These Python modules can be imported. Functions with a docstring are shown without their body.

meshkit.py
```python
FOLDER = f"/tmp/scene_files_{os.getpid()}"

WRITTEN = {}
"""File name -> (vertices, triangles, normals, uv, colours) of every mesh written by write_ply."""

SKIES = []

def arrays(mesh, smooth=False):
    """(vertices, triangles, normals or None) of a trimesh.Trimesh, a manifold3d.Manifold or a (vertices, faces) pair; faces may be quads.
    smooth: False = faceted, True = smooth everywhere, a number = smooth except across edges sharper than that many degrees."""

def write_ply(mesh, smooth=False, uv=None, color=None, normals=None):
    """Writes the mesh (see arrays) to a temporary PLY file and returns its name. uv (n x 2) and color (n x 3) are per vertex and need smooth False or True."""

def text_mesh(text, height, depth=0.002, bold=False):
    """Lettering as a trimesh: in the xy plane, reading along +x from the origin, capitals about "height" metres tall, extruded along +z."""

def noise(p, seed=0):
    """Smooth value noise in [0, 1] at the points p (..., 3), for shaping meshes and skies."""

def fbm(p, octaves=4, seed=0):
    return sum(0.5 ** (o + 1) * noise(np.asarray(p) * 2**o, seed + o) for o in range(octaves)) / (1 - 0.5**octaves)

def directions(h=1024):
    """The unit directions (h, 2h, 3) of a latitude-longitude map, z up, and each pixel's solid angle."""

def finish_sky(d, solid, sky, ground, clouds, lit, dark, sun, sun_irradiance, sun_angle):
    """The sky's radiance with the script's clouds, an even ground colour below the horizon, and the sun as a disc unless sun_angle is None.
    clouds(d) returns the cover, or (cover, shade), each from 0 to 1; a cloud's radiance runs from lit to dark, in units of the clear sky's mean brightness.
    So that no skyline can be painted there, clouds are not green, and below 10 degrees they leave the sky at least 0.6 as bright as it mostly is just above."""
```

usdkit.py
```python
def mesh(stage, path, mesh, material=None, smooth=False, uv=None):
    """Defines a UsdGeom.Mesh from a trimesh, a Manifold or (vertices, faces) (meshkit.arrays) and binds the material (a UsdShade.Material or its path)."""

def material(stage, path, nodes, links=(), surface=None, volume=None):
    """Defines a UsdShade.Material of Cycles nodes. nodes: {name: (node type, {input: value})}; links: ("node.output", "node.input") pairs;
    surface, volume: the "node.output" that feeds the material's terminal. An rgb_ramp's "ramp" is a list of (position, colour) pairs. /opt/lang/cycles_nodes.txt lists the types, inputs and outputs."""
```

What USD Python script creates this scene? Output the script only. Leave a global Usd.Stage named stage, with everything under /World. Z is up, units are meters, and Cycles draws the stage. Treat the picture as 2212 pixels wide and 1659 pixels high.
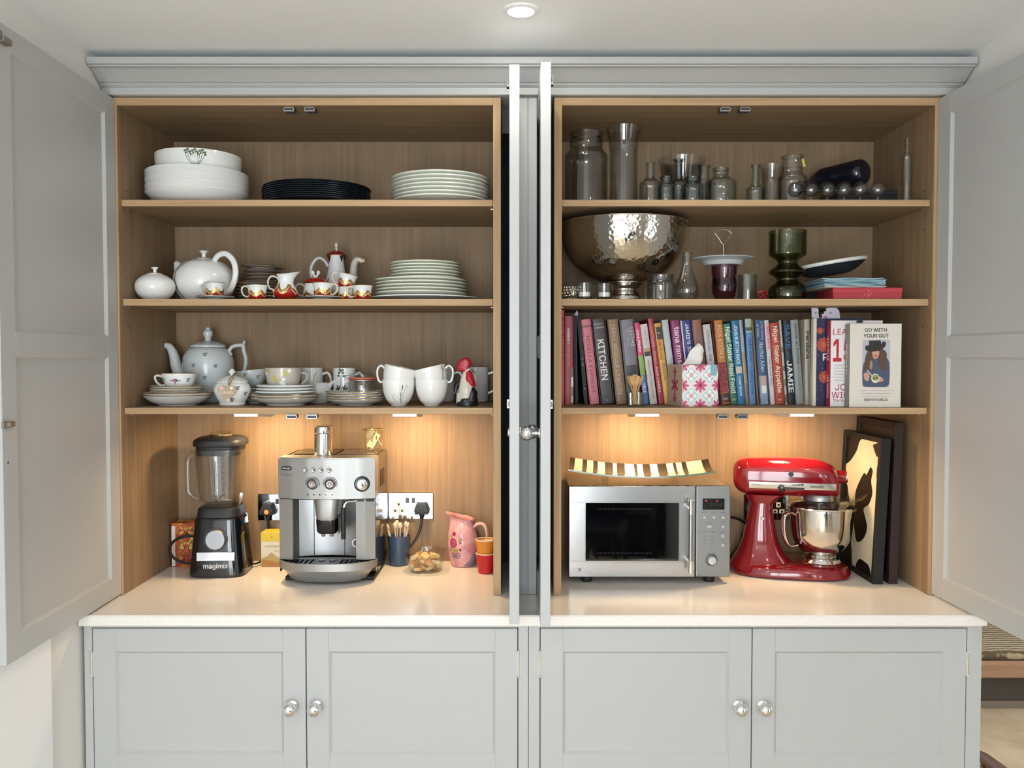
import math, random, numpy as np, trimesh, usdkit, meshkit
import manifold3d as m3
from pxr import Usd, UsdGeom, UsdLux, UsdShade, Sdf, Gf, Vt
from shapely import geometry as sg, affinity as sa, ops as so
random.seed(7); RNG = np.random.default_rng(11)
PI = math.pi
stage = Usd.Stage.CreateInMemory()
UsdGeom.SetStageUpAxis(stage, UsdGeom.Tokens.z); UsdGeom.SetStageMetersPerUnit(stage, 1.0)
UsdGeom.Xform.Define(stage, '/World'); UsdGeom.Scope.Define(stage, '/World/Looks')
used = {}
def numbered(parent, name):
    k = f'{parent}/{name}'; n = used.get(k, -1) + 1; used[k] = n
    return f'{k}_{n:03d}' if n else k
# ------------------------------------------------------------------ camera, daylight, lamps, exposure
FPX, TILT, DIST, CAMZ = 1853.0, math.radians(1.84), 2.346, 1.5772
cam = UsdGeom.Camera.Define(stage, '/World/camera')
cam.CreateHorizontalApertureAttr(36.0); cam.CreateVerticalApertureAttr(27.0)
cam.CreateFocalLengthAttr(36.0 * FPX / 2212); cam.CreateClippingRangeAttr((0.05, 100))
cam.CreateExposureAttr(EXPOSURE := 0.16)
_c = UsdGeom.Xformable(cam); _c.AddTranslateOp().Set((0, -DIST, CAMZ)); _c.AddRotateXOp().Set(90 - math.degrees(TILT))
dome = UsdLux.DomeLight.Define(stage, '/World/sky_light'); dome.CreateIntensityAttr(0.55); dome.CreateColorAttr((0.90, 0.95, 1.0))
def mat4(loc=(0,0,0), rz=0, rx=0, ry=0):
    e = trimesh.transformations.euler_matrix(math.radians(rx), math.radians(ry), math.radians(rz), 'sxyz')
    e[:3, 3] = loc
    return e
def setm(prim, m): UsdGeom.Xformable(prim).MakeMatrixXform().Set(Gf.Matrix4d(*np.asarray(m, float).T.ravel().tolist()))
def rect_light(name, m, w, h, power, col):
    l = UsdLux.RectLight.Define(stage, '/World/' + name); l.CreateWidthAttr(w); l.CreateHeightAttr(h)
    l.CreateIntensityAttr(power); l.CreateColorAttr(col); setm(l.GetPrim(), m); return l
# daylight through the two windows in the wall behind the camera (the sky stands outside the panes)
WIN = ((-1.02, 0.40, 0.06, 2.14), (1.00, 1.84, 1.0, 2.12))
YF = -4.6
for k, (x0, x1, z0, z1) in enumerate(WIN):
    rect_light(f'window_daylight{"_001" if k else ""}', mat4(((x0+x1)/2, YF - 0.16, (z0+z1)/2), rx=90), x1-x0, z1-z0, (10.9, 9.4)[k], (0.915, 0.95, 1.0))
rect_light('next_room_fill', mat4((3.3, 0.3, 1.5), rx=90, rz=90), 1.4, 1.6, 2.0, (1.0, 0.93, 0.82))   # fill light added for the next room, no window is built there
SPOTS = ((0.0205, -0.35), (-0.75, -1.75), (0.80, -1.75), (-0.75, -3.3), (0.8, -3.3), (2.05, 0.75))  # first one hangs over the dresser, the others are added fill lamps
CEIL = 2.372
for k, (x, y) in enumerate(SPOTS):
    d = UsdLux.DiskLight.Define(stage, f'/World/downlight_lamp{"_%03d" % k if k else ""}'); d.CreateRadiusAttr(0.027)
    d.CreateIntensityAttr((230.0, 270, 270, 430, 430, 420)[k]); d.CreateColorAttr((1.0, 0.94, 0.86)); setm(d.GetPrim(), mat4((x, y, CEIL - 0.008)))
    sh = UsdLux.ShapingAPI.Apply(d.GetPrim()); sh.CreateShapingConeAngleAttr(44); sh.CreateShapingConeSoftnessAttr(0.6)
# ------------------------------------------------------------------ pixel geometry of the photograph (for placing things at their depth)
def W(px, py, Y):
    r, u = (px - 1106) / FPX, (829.5 - py) / FPX
    c, s = math.cos(TILT), math.sin(TILT)
    d = np.array([r, c + u * s, -s + u * c]); t = (Y + DIST) / d[1]
    return np.array([d[0] * t, Y, CAMZ + d[2] * t])
def X(px, Y, py=770): return float(W(px, py, Y)[0])
def K(Y): return (DIST + Y) / FPX          # metres per pixel at depth Y
# ------------------------------------------------------------------ mesh helpers
def tm(v, f): return trimesh.Trimesh(np.asarray(v, float), np.asarray(f, int), process=False)
def cat(*ms):
    ms = [m for g in ms for m in (g if isinstance(g, (list, tuple)) else [g])]
    return trimesh.util.concatenate(ms)
def tf(m, loc=(0,0,0), rz=0, rx=0, ry=0, s=None):
    m = m.copy()
    if s is not None: m.apply_scale(s)
    m.apply_transform(mat4(loc, rz, rx, ry)); return m
def hull(pts):
    a = m3.Manifold.hull_points(np.asarray(pts, float)).to_mesh()
    return tm(a.vert_properties[:, :3], a.tri_verts)
def box(x0, x1, y0, y1, z0, z1, c=0.0015):
    c = min(c, (x1-x0)*.45, (y1-y0)*.45, (z1-z0)*.45)
    if c <= 0: 
        b = trimesh.creation.box([x1-x0, y1-y0, z1-z0]); b.apply_translation([(x0+x1)/2, (y0+y1)/2, (z0+z1)/2]); return b
    p = []
    for sx, X0 in ((1, x0), (-1, x1)):
        for sy, Y0 in ((1, y0), (-1, y1)):
            for sz, Z0 in ((1, z0), (-1, z1)):
                p += [(X0, Y0+sy*c, Z0+sz*c), (X0+sx*c, Y0, Z0+sz*c), (X0+sx*c, Y0+sy*c, Z0)]
    return hull(p)
def rbox(x0, x1, y0, y1, z0, z1, r, n=4):
    "box rounded by r on every edge"
    a = np.linspace(0, PI/2, n)
    o = np.array([(math.cos(t)*math.cos(q), math.sin(t)*math.cos(q), math.sin(q)) for t in a for q in a]) * r
    p = []
    for sx, X0 in ((-1, x0+r), (1, x1-r)):
        for sy, Y0 in ((-1, y0+r), (1, y1-r)):
            for sz, Z0 in ((-1, z0+r), (1, z1-r)):
                p.append(o * (sx, sy, sz) + (X0, Y0, Z0))
    return hull(np.vstack(p))
def spl(p, n=6):
    "Catmull-Rom through the points"
    p = np.asarray(p, float); q = np.vstack([2*p[0]-p[1], p, 2*p[-1]-p[-2]]); out = []
    for i in range(1, len(q)-2):
        for t in np.linspace(0, 1, n, endpoint=False):
            a, b, c, d = q[i-1:i+3]
            out.append(.5*((2*b)+(c-a)*t+(2*a-5*b+4*c-d)*t*t+(3*b-3*c+d-a)*t**3))
    return np.vstack([out, p[-1:]])
def lathe(prof, n=40, lobes=0, amp=0.0, zfrom=0.0):
    "surface of revolution of (r, z) points, outward when the profile runs up the outside; lobes scallop the part above zfrom"
    v, f, rings = [], [], []
    for r, z in prof:
        if r < 1e-6: rings.append([len(v)]); v.append((0, 0, z))
        else:
            rings.append(list(range(len(v), len(v)+n)))
            for k in range(n):
                a = 2*PI*k/n; R = r * (1 + (amp*math.cos(lobes*a) if lobes and z >= zfrom else 0))
                v.append((R*math.sin(a), -R*math.cos(a), z))
    for A, B in zip(rings, rings[1:]):
        for k in range(n):
            a, b, c, d = A[k % len(A)], A[(k+1) % len(A)], B[(k+1) % len(B)], B[k % len(B)]
            if len(A) > 1: f.append((a, b, c if len(B) > 1 else c))
            if len(B) > 1: f.append((a, c, d))
    return tm(v, f)
def shell(outer, t=0.003, n=40, foot=0.0, **kw):
    "open vessel: outer (r, z) up to the rim, wall t thick"
    o = [(0, foot)] + list(outer) if foot == 0 else [(0, foot), (outer[0][0]-.003, foot), (outer[0][0]-.003, 0)] + list(outer)
    o = np.array(o, float); inn = []
    pts = np.array(outer, float)
    for i in range(len(pts)-1, -1, -1):
        a, b = pts[max(i-1, 0)], pts[min(i+1, len(pts)-1)]
        tg = (b-a)/(np.linalg.norm(b-a)+1e-9); nrm = np.array([-tg[1], tg[0]])
        q = pts[i] + nrm*t
        if i == len(pts)-1: q[1] = pts[i][1]
        if q[0] > .002 and q[1] > foot + t*.6: inn.append(tuple(q))
    zb = inn[-1][1] if inn else foot+t
    return lathe(list(map(tuple, o)) + inn + [(0, max(min(zb, foot+t*1.5), foot+t*.6))], n, **kw)
def tube(path, r, n=10, cap=True, flat=1.0, up=None):
    "sweep of a circle (or ellipse flat*r wide along the binormal) along a path; r may be a list"
    p = np.asarray(path, float); m = len(p); r = np.broadcast_to(np.asarray(r, float), m)
    t = np.gradient(p, axis=0); t /= np.linalg.norm(t, axis=1)[:, None] + 1e-12
    u = np.array(up if up is not None else ((0, 0, 1) if abs(t[0][2]) < .9 else (1, 0, 0)), float)
    v, f = [], []
    for i in range(m):
        u = u - t[i]*np.dot(u, t[i]); u /= np.linalg.norm(u)+1e-12; b = np.cross(t[i], u)
        for k in range(n):
            a = 2*PI*k/n; v.append(p[i] + r[i]*(math.cos(a)*u + flat*math.sin(a)*b))
    for i in range(m-1):
        for k in range(n):
            a, b2 = i*n+k, i*n+(k+1) % n
            f += [(a, b2, b2+n), (a, b2+n, a+n)]
    if cap:
        v += [p[0], p[-1]]
        for k in range(n):
            f += [(m*n, (k+1) % n, k), (m*n+1, (m-1)*n+k, (m-1)*n+(k+1) % n)]
    return tm(v, f)
def cyl(r, h, n=24, c=0.0008):
    return lathe([(0, 0), (r-c, 0), (r, c), (r, h-c), (r-c, h), (0, h)], n)
def prism(poly, d):
    gs = getattr(poly, 'geoms', [poly])
    return cat([trimesh.creation.extrude_polygon(g, d, engine='earcut') for g in gs if g.area > 0])
def front(m, loc=(0,0,0), rz=0):
    "a mesh drawn in the xy plane stood up to face -y (x stays, y becomes z, thickness towards the viewer)"
    return tf(tf(m, rx=90), loc, rz)
def blob(c, r, s=(1,1,1), sub=2):
    m = trimesh.creation.icosphere(sub, r); m.vertices *= s; m.apply_translation(c); return m
def fuse(chain, edge=0.004, it=8):
    "one smooth body out of polylines of (point, radius) joints"
    s = lambda p, r: m3.Manifold.sphere(r, 16).translate(tuple(map(float, p)))
    M = m3.Manifold()
    for (a, ra), (b, rb) in [q for l in chain for q in zip(l, l[1:])]: M = M + m3.Manifold.batch_hull([s(a, ra), s(b, rb)])
    a = M.refine_to_length(edge).to_mesh(); t = trimesh.Trimesh(a.vert_properties[:, :3], a.tri_verts)
    trimesh.smoothing.filter_taubin(t, iterations=it); return t
def subdiv(m, e):
    v, f = trimesh.remesh.subdivide_to_size(m.vertices, m.faces, e); return tm(v, f)
def wrap(m, rfun, a0=0.0, off=0.0004, e=0.006):
    "bends a flat mesh (u across, v up, w thick) round a turned body of radius rfun(z), facing -y at a0=0"
    m = subdiv(m, e); u, v, w = m.vertices.T; R = np.array([rfun(z) for z in v])
    a = a0 + u/np.maximum(R, 1e-3); r = R + off + w
    return tm(np.stack([r*np.sin(a), -r*np.cos(a), v], 1), m.faces)
def rf(prof):
    z = np.array([p[1] for p in prof]); r = np.array([p[0] for p in prof]); o = np.argsort(z, kind='stable')
    return lambda q: float(np.interp(q, z[o], r[o]))
def ell(cx, cy, rx, ry, rot=0, n=20):
    return sa.translate(sa.rotate(sa.scale(sg.Point(0, 0).buffer(1, n), rx, ry), rot, origin=(0, 0)), cx, cy)
def poly(*p): return sg.Polygon(p)
def spoly(p, n=5):
    p = list(p); return sg.Polygon(spl(p + [p[0]], n)).buffer(0)
def txt(s, h, depth=0.0004, bold=False, width=None):
    m = meshkit.text_mesh(s, h, depth, bold)
    if width:
        b = m.bounds; m.vertices[:, 0] = (m.vertices[:, 0]-b[0][0])*width/(b[1][0]-b[0][0])
    return m
def centred(m):
    b = m.bounds; m.apply_translation([-(b[0][0]+b[1][0])/2, -(b[0][1]+b[1][1])/2, -b[0][2]]); return m
# ------------------------------------------------------------------ prims
BASE = {}
def thing(name, label, category, loc=(0,0,0), rz=0, group=None, rx=0, ry=0, kind=None):
    path = numbered('/World', name); x = UsdGeom.Xform.Define(stage, path); m = mat4(loc, rz, rx, ry); setm(x.GetPrim(), m); BASE[path] = np.linalg.inv(m)
    tag(x.GetPrim(), label, category, group, kind); return path
def tag(p, label=None, category=None, group=None, kind=None):
    if isinstance(p, str): p = stage.GetPrimAtPath(p)
    for k, t in (('label', label), ('category', category), ('group', group), ('kind', kind)):
        if t: p.SetCustomDataByKey(k, t)
def part(parent, name, mesh, material, smooth=35, label=None, world=False, kind=None):
    path = numbered(parent, name); mesh = mesh.copy() if world else mesh
    if world: mesh.apply_transform(BASE[parent if parent in BASE else parent.rsplit('/', 1)[0]])
    p = usdkit.mesh(stage, path, mesh, material, smooth=smooth).GetPrim()
    if label: p.SetCustomDataByKey('label', label)
    if kind: p.SetCustomDataByKey('kind', kind)
    return path
def struct(name, mesh, material, label=None, smooth=False):
    p = part('/World', name, mesh, material, smooth); tag(p, label, None, None, 'structure'); return p
def copy(src, label, loc, rz=0, rx=0, ry=0, group=None):
    name = src.rsplit('/', 1)[1]
    if name[-4:-3] == '_' and name[-3:].isdigit(): name = name[:-4]
    path = numbered('/World', name); x = UsdGeom.Xform.Define(stage, path); setm(x.GetPrim(), mat4(loc, rz, rx, ry))
    was = stage.GetPrimAtPath(src).GetCustomData()
    tag(x.GetPrim(), label, was['category'], group or was.get('group'))
    x.GetPrim().GetReferences().AddInternalReference(src); x.GetPrim().SetInstanceable(True); return path
ORD = ('topmost', 'second', 'third', 'fourth', 'fifth', 'sixth', 'seventh', 'eighth', 'ninth', 'tenth', 'eleventh', 'twelfth')
def nth(i, n, what):
    "i counted from the bottom of n"
    k = n - 1 - i
    return f'topmost {what}' if k == 0 else f'lowest {what}' if i == 0 else f'{what}, {ORD[k]} from the top'
# ------------------------------------------------------------------ materials
def c(h):
    v = [int(h[i:i+2], 16)/255 for i in (0, 2, 4)]
    return tuple(x/12.92 if x <= .04045 else ((x+.055)/1.055)**2.4 for x in v)
LOOK = {}
def mt(col, rough=0.5, metal=0.0, **kw):
    key = (col, rough, metal, tuple(sorted(kw.items())))
    if key not in LOOK:
        LOOK[key] = usdkit.material(stage, f'/World/Looks/look_{len(LOOK):03d}', {'p': ('principled_bsdf', dict(base_color=c(col) if isinstance(col, str) else col, roughness=rough, metallic=metal, **kw))}, surface='p.BSDF')
    return LOOK[key]
def nodes(name, n, l, s): return usdkit.material(stage, '/World/Looks/' + name, n, l, surface=s)
def oak(name, scale, dark='826d54', light='a28666', rough=0.6):
    return nodes(name, {'t': ('texture_coordinate', {}), 'm': ('mapping', {'scale': scale}), 'n': ('noise_texture', {'scale': 1.0, 'detail': 6, 'roughness': .62, 'distortion': .6}),
        'm2': ('mapping', {'scale': tuple(4.5*s if s > 5 else 2.2*s for s in scale)}), 'n2': ('noise_texture', {'scale': 1.0, 'detail': 3}),
        'r': ('rgb_ramp', {'ramp': [(0.28, c(dark)), (0.5, tuple((a+b)/2 for a, b in zip(c(dark), c(light)))), (0.72, c(light))]}),
        'r2': ('rgb_ramp', {'ramp': [(0.30, (.88, .86, .84)), (0.55, (1, 1, 1))]}), 'x': ('mix', {'mix_type': 'multiply', 'fac': .8}),
        'b': ('bump', {'strength': .12, 'distance': .002}), 'p': ('principled_bsdf', {'roughness': rough})},
        [('t.object', 'm.vector'), ('t.object', 'm2.vector'), ('m.vector', 'n.vector'), ('m2.vector', 'n2.vector'), ('n.fac', 'r.fac'), ('n2.fac', 'r2.fac'), ('r.color', 'x.color1'), ('r2.color', 'x.color2'),
         ('x.color', 'p.base_color'), ('n2.fac', 'b.height'), ('b.normal', 'p.normal')], 'p.BSDF')
def glass(name, tint=(0.985, 0.99, 0.988), edge=(0.84, 0.87, 0.86), rough=0.02, refl=.55):
    "thin clear glass: light passes, rims darken and reflect"
    return nodes(name, {'w': ('layer_weight', {'blend': .35}), 'x': ('mix', {'mix_type': 'mix', 'color1': tint, 'color2': edge}), 't': ('transparent_bsdf', {}),
        'g': ('glossy_bsdf', {'color': (1, 1, 1), 'roughness': rough}), 'pw': ('math', {'math_type': 'power', 'value2': 3.2}), 'f': ('math', {'math_type': 'multiply_add', 'value2': refl, 'value3': .05}), 'm': ('mix_closure', {})},
        [('w.facing', 'x.fac'), ('x.color', 't.color'), ('w.facing', 'pw.value1'), ('pw.value', 'f.value1'), ('f.value', 'm.fac'), ('t.BSDF', 'm.closure1'), ('g.BSDF', 'm.closure2')], 'm.closure')
def paint(name, col, rough=.45, bump=.04, scale=60):
    return nodes(name, {'t': ('texture_coordinate', {}), 'n': ('noise_texture', {'scale': scale, 'detail': 3}), 'b': ('bump', {'strength': bump, 'distance': .002}), 'p': ('principled_bsdf', {'base_color': c(col), 'roughness': rough})},
        [('t.object', 'n.vector'), ('n.fac', 'b.height'), ('b.normal', 'p.normal')], 'p.BSDF')
OAKV = oak('oak_upright', (48, 48, 1.6)); OAKH = oak('oak_shelf', (1.6, 48, 48)); LIP = oak('oak_lipping_lit', (2.0, 40, 40), 'a98a66', 'c6a67e'); LITLIPV = oak('oak_lipping_lit_upright', (40, 40, 2.0), 'a98a66', 'c6a67e')  # lippings lighter than the oak: daylight on front edges painted into the colour
GREY = paint('painted_grey', 'babcbc', .42); WALLP = paint('wall_paint', 'ebe9e5', .8, .05, 90); CEILP = paint('ceiling_paint', 'f5f8fa', .9, .03, 90); WHITEP = paint('white_gloss_paint', 'f6f8fa', .35, .02)
QUARTZ = nodes('pale_quartz', {'t': ('texture_coordinate', {}), 'n': ('noise_texture', {'scale': 90, 'detail': 5}), 'r': ('rgb_ramp', {'ramp': [(0.35, c('eeeae4')), (0.6, c('f0ede8'))]}), 'p': ('principled_bsdf', {'roughness': .16})},
    [('t.object', 'n.vector'), ('n.fac', 'r.fac'), ('r.color', 'p.base_color')], 'p.BSDF')
STONE = nodes('stone_floor', {'t': ('texture_coordinate', {}), 'n': ('noise_texture', {'scale': 3.2, 'detail': 6, 'roughness': .6}), 'r': ('rgb_ramp', {'ramp': [(0.3, c('b09c80')), (0.55, c('cdbb9f')), (0.75, c('d9cbb4'))]}), 'p': ('principled_bsdf', {'roughness': .45})},
    [('t.object', 'n.vector'), ('n.fac', 'r.fac'), ('r.color', 'p.base_color')], 'p.BSDF')
CHROME = mt((.86, .87, .88), .07, 1.0); STEEL = mt((.66, .66, .65), .28, 1.0); DARKIN = mt('26282b', .7); BLACK = mt('141517', .42); BLACKG = mt('0c0d10', .12); RUBBER = mt('17181a', .6)
WHITE = mt('f1f2f0', .14, specular_ior_level=.6); CREAM = mt('eceadb', .16, specular_ior_level=.6); PALE = mt('d2dadb', .16); GOLD = mt((.83, .58, .24), .22, 1.0)
CLEAR = glass('clear_glass'); AQUA = glass('aqua_glass', (.955, .98, .975), (.78, .86, .85)); PANE = glass('window_pane', (.97, .98, .98), (.8, .85, .85))
GLOW = nodes('lamp_glow', {'e': ('emission', {'color': (1.0, .93, .82), 'strength': 14.0})}, [], 'e.emission')
LEDGLOW = nodes('led_glow', {'e': ('emission', {'color': (1.0, .90, .74), 'strength': 5.0})}, [], 'e.emission')
# ------------------------------------------------------------------ the room
XL, XR, YB = -1.105, 1.212, 0.412
fl = struct('floor', box(-1.3, 4.2, YF-.1, 2.4, -.05, 0, 0), STONE, 'pale stone floor of the room')
struct('ceiling', box(-1.3, 4.2, YF-.1, 2.4, CEIL, CEIL+.06, 0), CEILP, 'smooth white ceiling above the dresser')
struct('wall_back', box(XL-.1, XR+.02, YB, YB+.1, 0, CEIL, 0), WALLP, 'wall behind the fitted dresser')
struct('wall_left', box(XL-.12, XL, YF, YB, 0, CEIL, 0), WALLP, 'cream wall at the left end of the dresser')
struct('trim_1', box(XL, XL+.014, -3.0, -.335, 0, 2.05, .002), WHITEP, 'white painted panelling on the left wall')
struct('wall_right', cat(box(XR, XR+.14, -2.7, YB+.1, 2.16, CEIL, 0), box(XR, XR+.14, YF, -2.7, 0, CEIL, 0)), WALLP, 'wall and beam over the opening at the right end of the dresser')
struct('wall_far', box(XR+.02, 4.2, 2.2, 2.34, 0, CEIL, 0), WALLP, 'wall of the next room behind the bench')
struct('wall_side', box(3.6, 3.7, -2.7, 2.2, 0, CEIL, 0), WALLP, 'far side wall of the next room')
fw = [box(XL, WIN[0][0], YF-.1, YF, 0, CEIL, 0), box(WIN[0][1], WIN[1][0], YF-.1, YF, 0, CEIL, 0), box(WIN[1][1], 3.7, YF-.1, YF, 0, CEIL, 0)]
for x0, x1, z0, z1 in WIN: fw += [box(x0, x1, YF-.1, YF, 0, z0, 0), box(x0, x1, YF-.1, YF, z1, CEIL, 0)]
struct('wall_front', cat(fw), paint('taupe_wall_paint', 'b3afa8', .85, .05, 90), 'wall with two windows behind the camera')
for k, (x0, x1, z0, z1) in enumerate(WIN):
    w = thing(f'window_{k+1}', 'tall white framed window in the wall behind the camera', None, ((x0+x1)/2, YF-.05, z0), kind='structure')
    xm = (x0+x1)/2
    part(w, 'window_frame', cat(box(x0, x0+.06, YF-.09, YF-.02, z0, z1), box(x1-.06, x1, YF-.09, YF-.02, z0, z1), box(x0, x1, YF-.09, YF-.02, z0, z0+.06), box(x0, x1, YF-.09, YF-.02, z1-.06, z1), box(xm-.035, xm+.035, YF-.09, YF-.02, z0, z1)), WHITEP, world=True)
    for a, b in ((x0+.06, xm-.035), (xm+.035, x1-.06)): part(w, 'pane', box(a, b, YF-.06, YF-.055, z0+.06, z1-.06, 0), PANE, world=True)
# dark furniture behind the camera (it shows in the polished things)
INK = mt('1d1e22', .5)
sbd = thing('sideboard', 'low dark sideboard under the small window behind the camera', 'sideboard', (.90, -4.32, 0))
part(sbd, 'body', box(-.28, .28, -.24, .20, .06, .86, .004), INK); part(sbd, 'plinth', box(-.26, .26, -.2, .17, 0, .06, 0), INK)
for s in (-1, 1): part(sbd, 'door', box(-.275 if s < 0 else .003, -.003 if s < 0 else .275, .20, .219, .08, .84, .003), mt('26272c', .4))
for x, y, l in ((.50, -3.0, 'dark upholstered chair behind the camera, nearer one'), (.80, -3.60, 'dark upholstered chair behind the camera, farther one')):
    ch = thing('dining_chair', l, 'chair', (x, y, 0), 15)
    part(ch, 'seat', rbox(-.24, .24, -.24, .24, .42, .50, .03), INK); part(ch, 'backrest', rbox(-.24, .24, -.28, -.22, .50, .92, .025), INK)
    for sx in (-1, 1):
        for sy in (-1, 1): part(ch, 'leg', tube([(sx*.20, sy*.20, .425), (sx*.23, sy*.23, 0)], [.018, .012], 10), INK)
# ------------------------------------------------------------------ cornice
prof = [(-.013, 2.2795), (-.018, 2.2805), (-.018, 2.298), (-.026, 2.3005), (-.030, 2.3035), (-.030, 2.3065)]
prof += [(-.038, 2.3070), (-.050, 2.3145), (-.064, 2.3235), (-.076, 2.3300), (-.080, 2.3312), (-.090, 2.3315), (-.090, 2.3345), (-.098, 2.3355), (-.100, 2.337), (-.100, 2.3525)]
pp = sg.Polygon([(0.10, 2.2795)] + [(y, z) for y, z in prof] + [(0.10, 2.3525)])
m = trimesh.creation.extrude_polygon(pp, 2.308, engine='earcut')     # xy -> yz
m.vertices = np.stack([XL+.003+m.vertices[:, 2], m.vertices[:, 0], m.vertices[:, 1]], 1)
co = thing('cornice', 'moulded grey cornice along the top of the dresser under the ceiling', 'cornice', (0.05, 0, 2.28))
part(co, 'moulding', m, GREY, 28, world=True)
# ------------------------------------------------------------------ knobs, hinges, catches
def knob_mesh(): # sticks out along -y
    return tf(lathe([(0, 0), (.0115, 0), (.0135, .0015), (.0135, .004), (.010, .0058), (.0062, .008), (.0056, .013), (.0075, .0165)] + [(.0185*math.cos(t), .032+.0165*math.sin(t)) for t in np.linspace(-1.12, PI/2-.12, 12)] + [(0, .0485)], 32), rx=90)
KN = knob_mesh()
def hinge_mesh(h=.062): return cat(tf(cyl(.003, h, 12), (0, -.002, -h/2)), box(-.004, .004, -.0015, .001, -h/2, h/2, .0004), blob((0, -.003, h/2+.002), .004), blob((0, -.003, -h/2-.002), .004))
def shaker(w, h, t, stile, rails):
    "door frame and panels in local x 0..w, z 0..h, thickness y -t..0; rails: (z0, z1) bands"
    f = [box(0, stile, -t, 0, 0, h, .0012), box(w-stile, w, -t, 0, 0, h, .0012)]
    for a, b in rails: f.append(box(stile-.0005, w-stile+.0005, -t, 0, a, b, .0008))
    ps = []
    for (a, b), (a2, b2) in zip(rails, rails[1:]):
        ps.append(box(stile-.004, w-stile+.004, -t+.007, -.007, b-.004, a2+.004, 0))
        for y, s in ((-t+.007, -1), (-.007, 1)):       # small bevel bead round the recess
            e = .006
            for q in (((stile, b), (stile, a2), (1, 0)), ((w-stile, b), (w-stile, a2), (-1, 0)), ((stile, b), (w-stile, b), (0, 1)), ((stile, a2), (w-stile, a2), (0, -1))):
                (xa, za), (xb, zb), (nx, nz) = q
                f.append(hull([(xa, y, za), (xb, y, zb), (xa, y+s*e, za), (xb, y+s*e, zb), (xa+nx*e, y, za+nz*e+0), (xb+nx*e, y, zb+nz*e)]))
    return cat(f), ps
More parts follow.
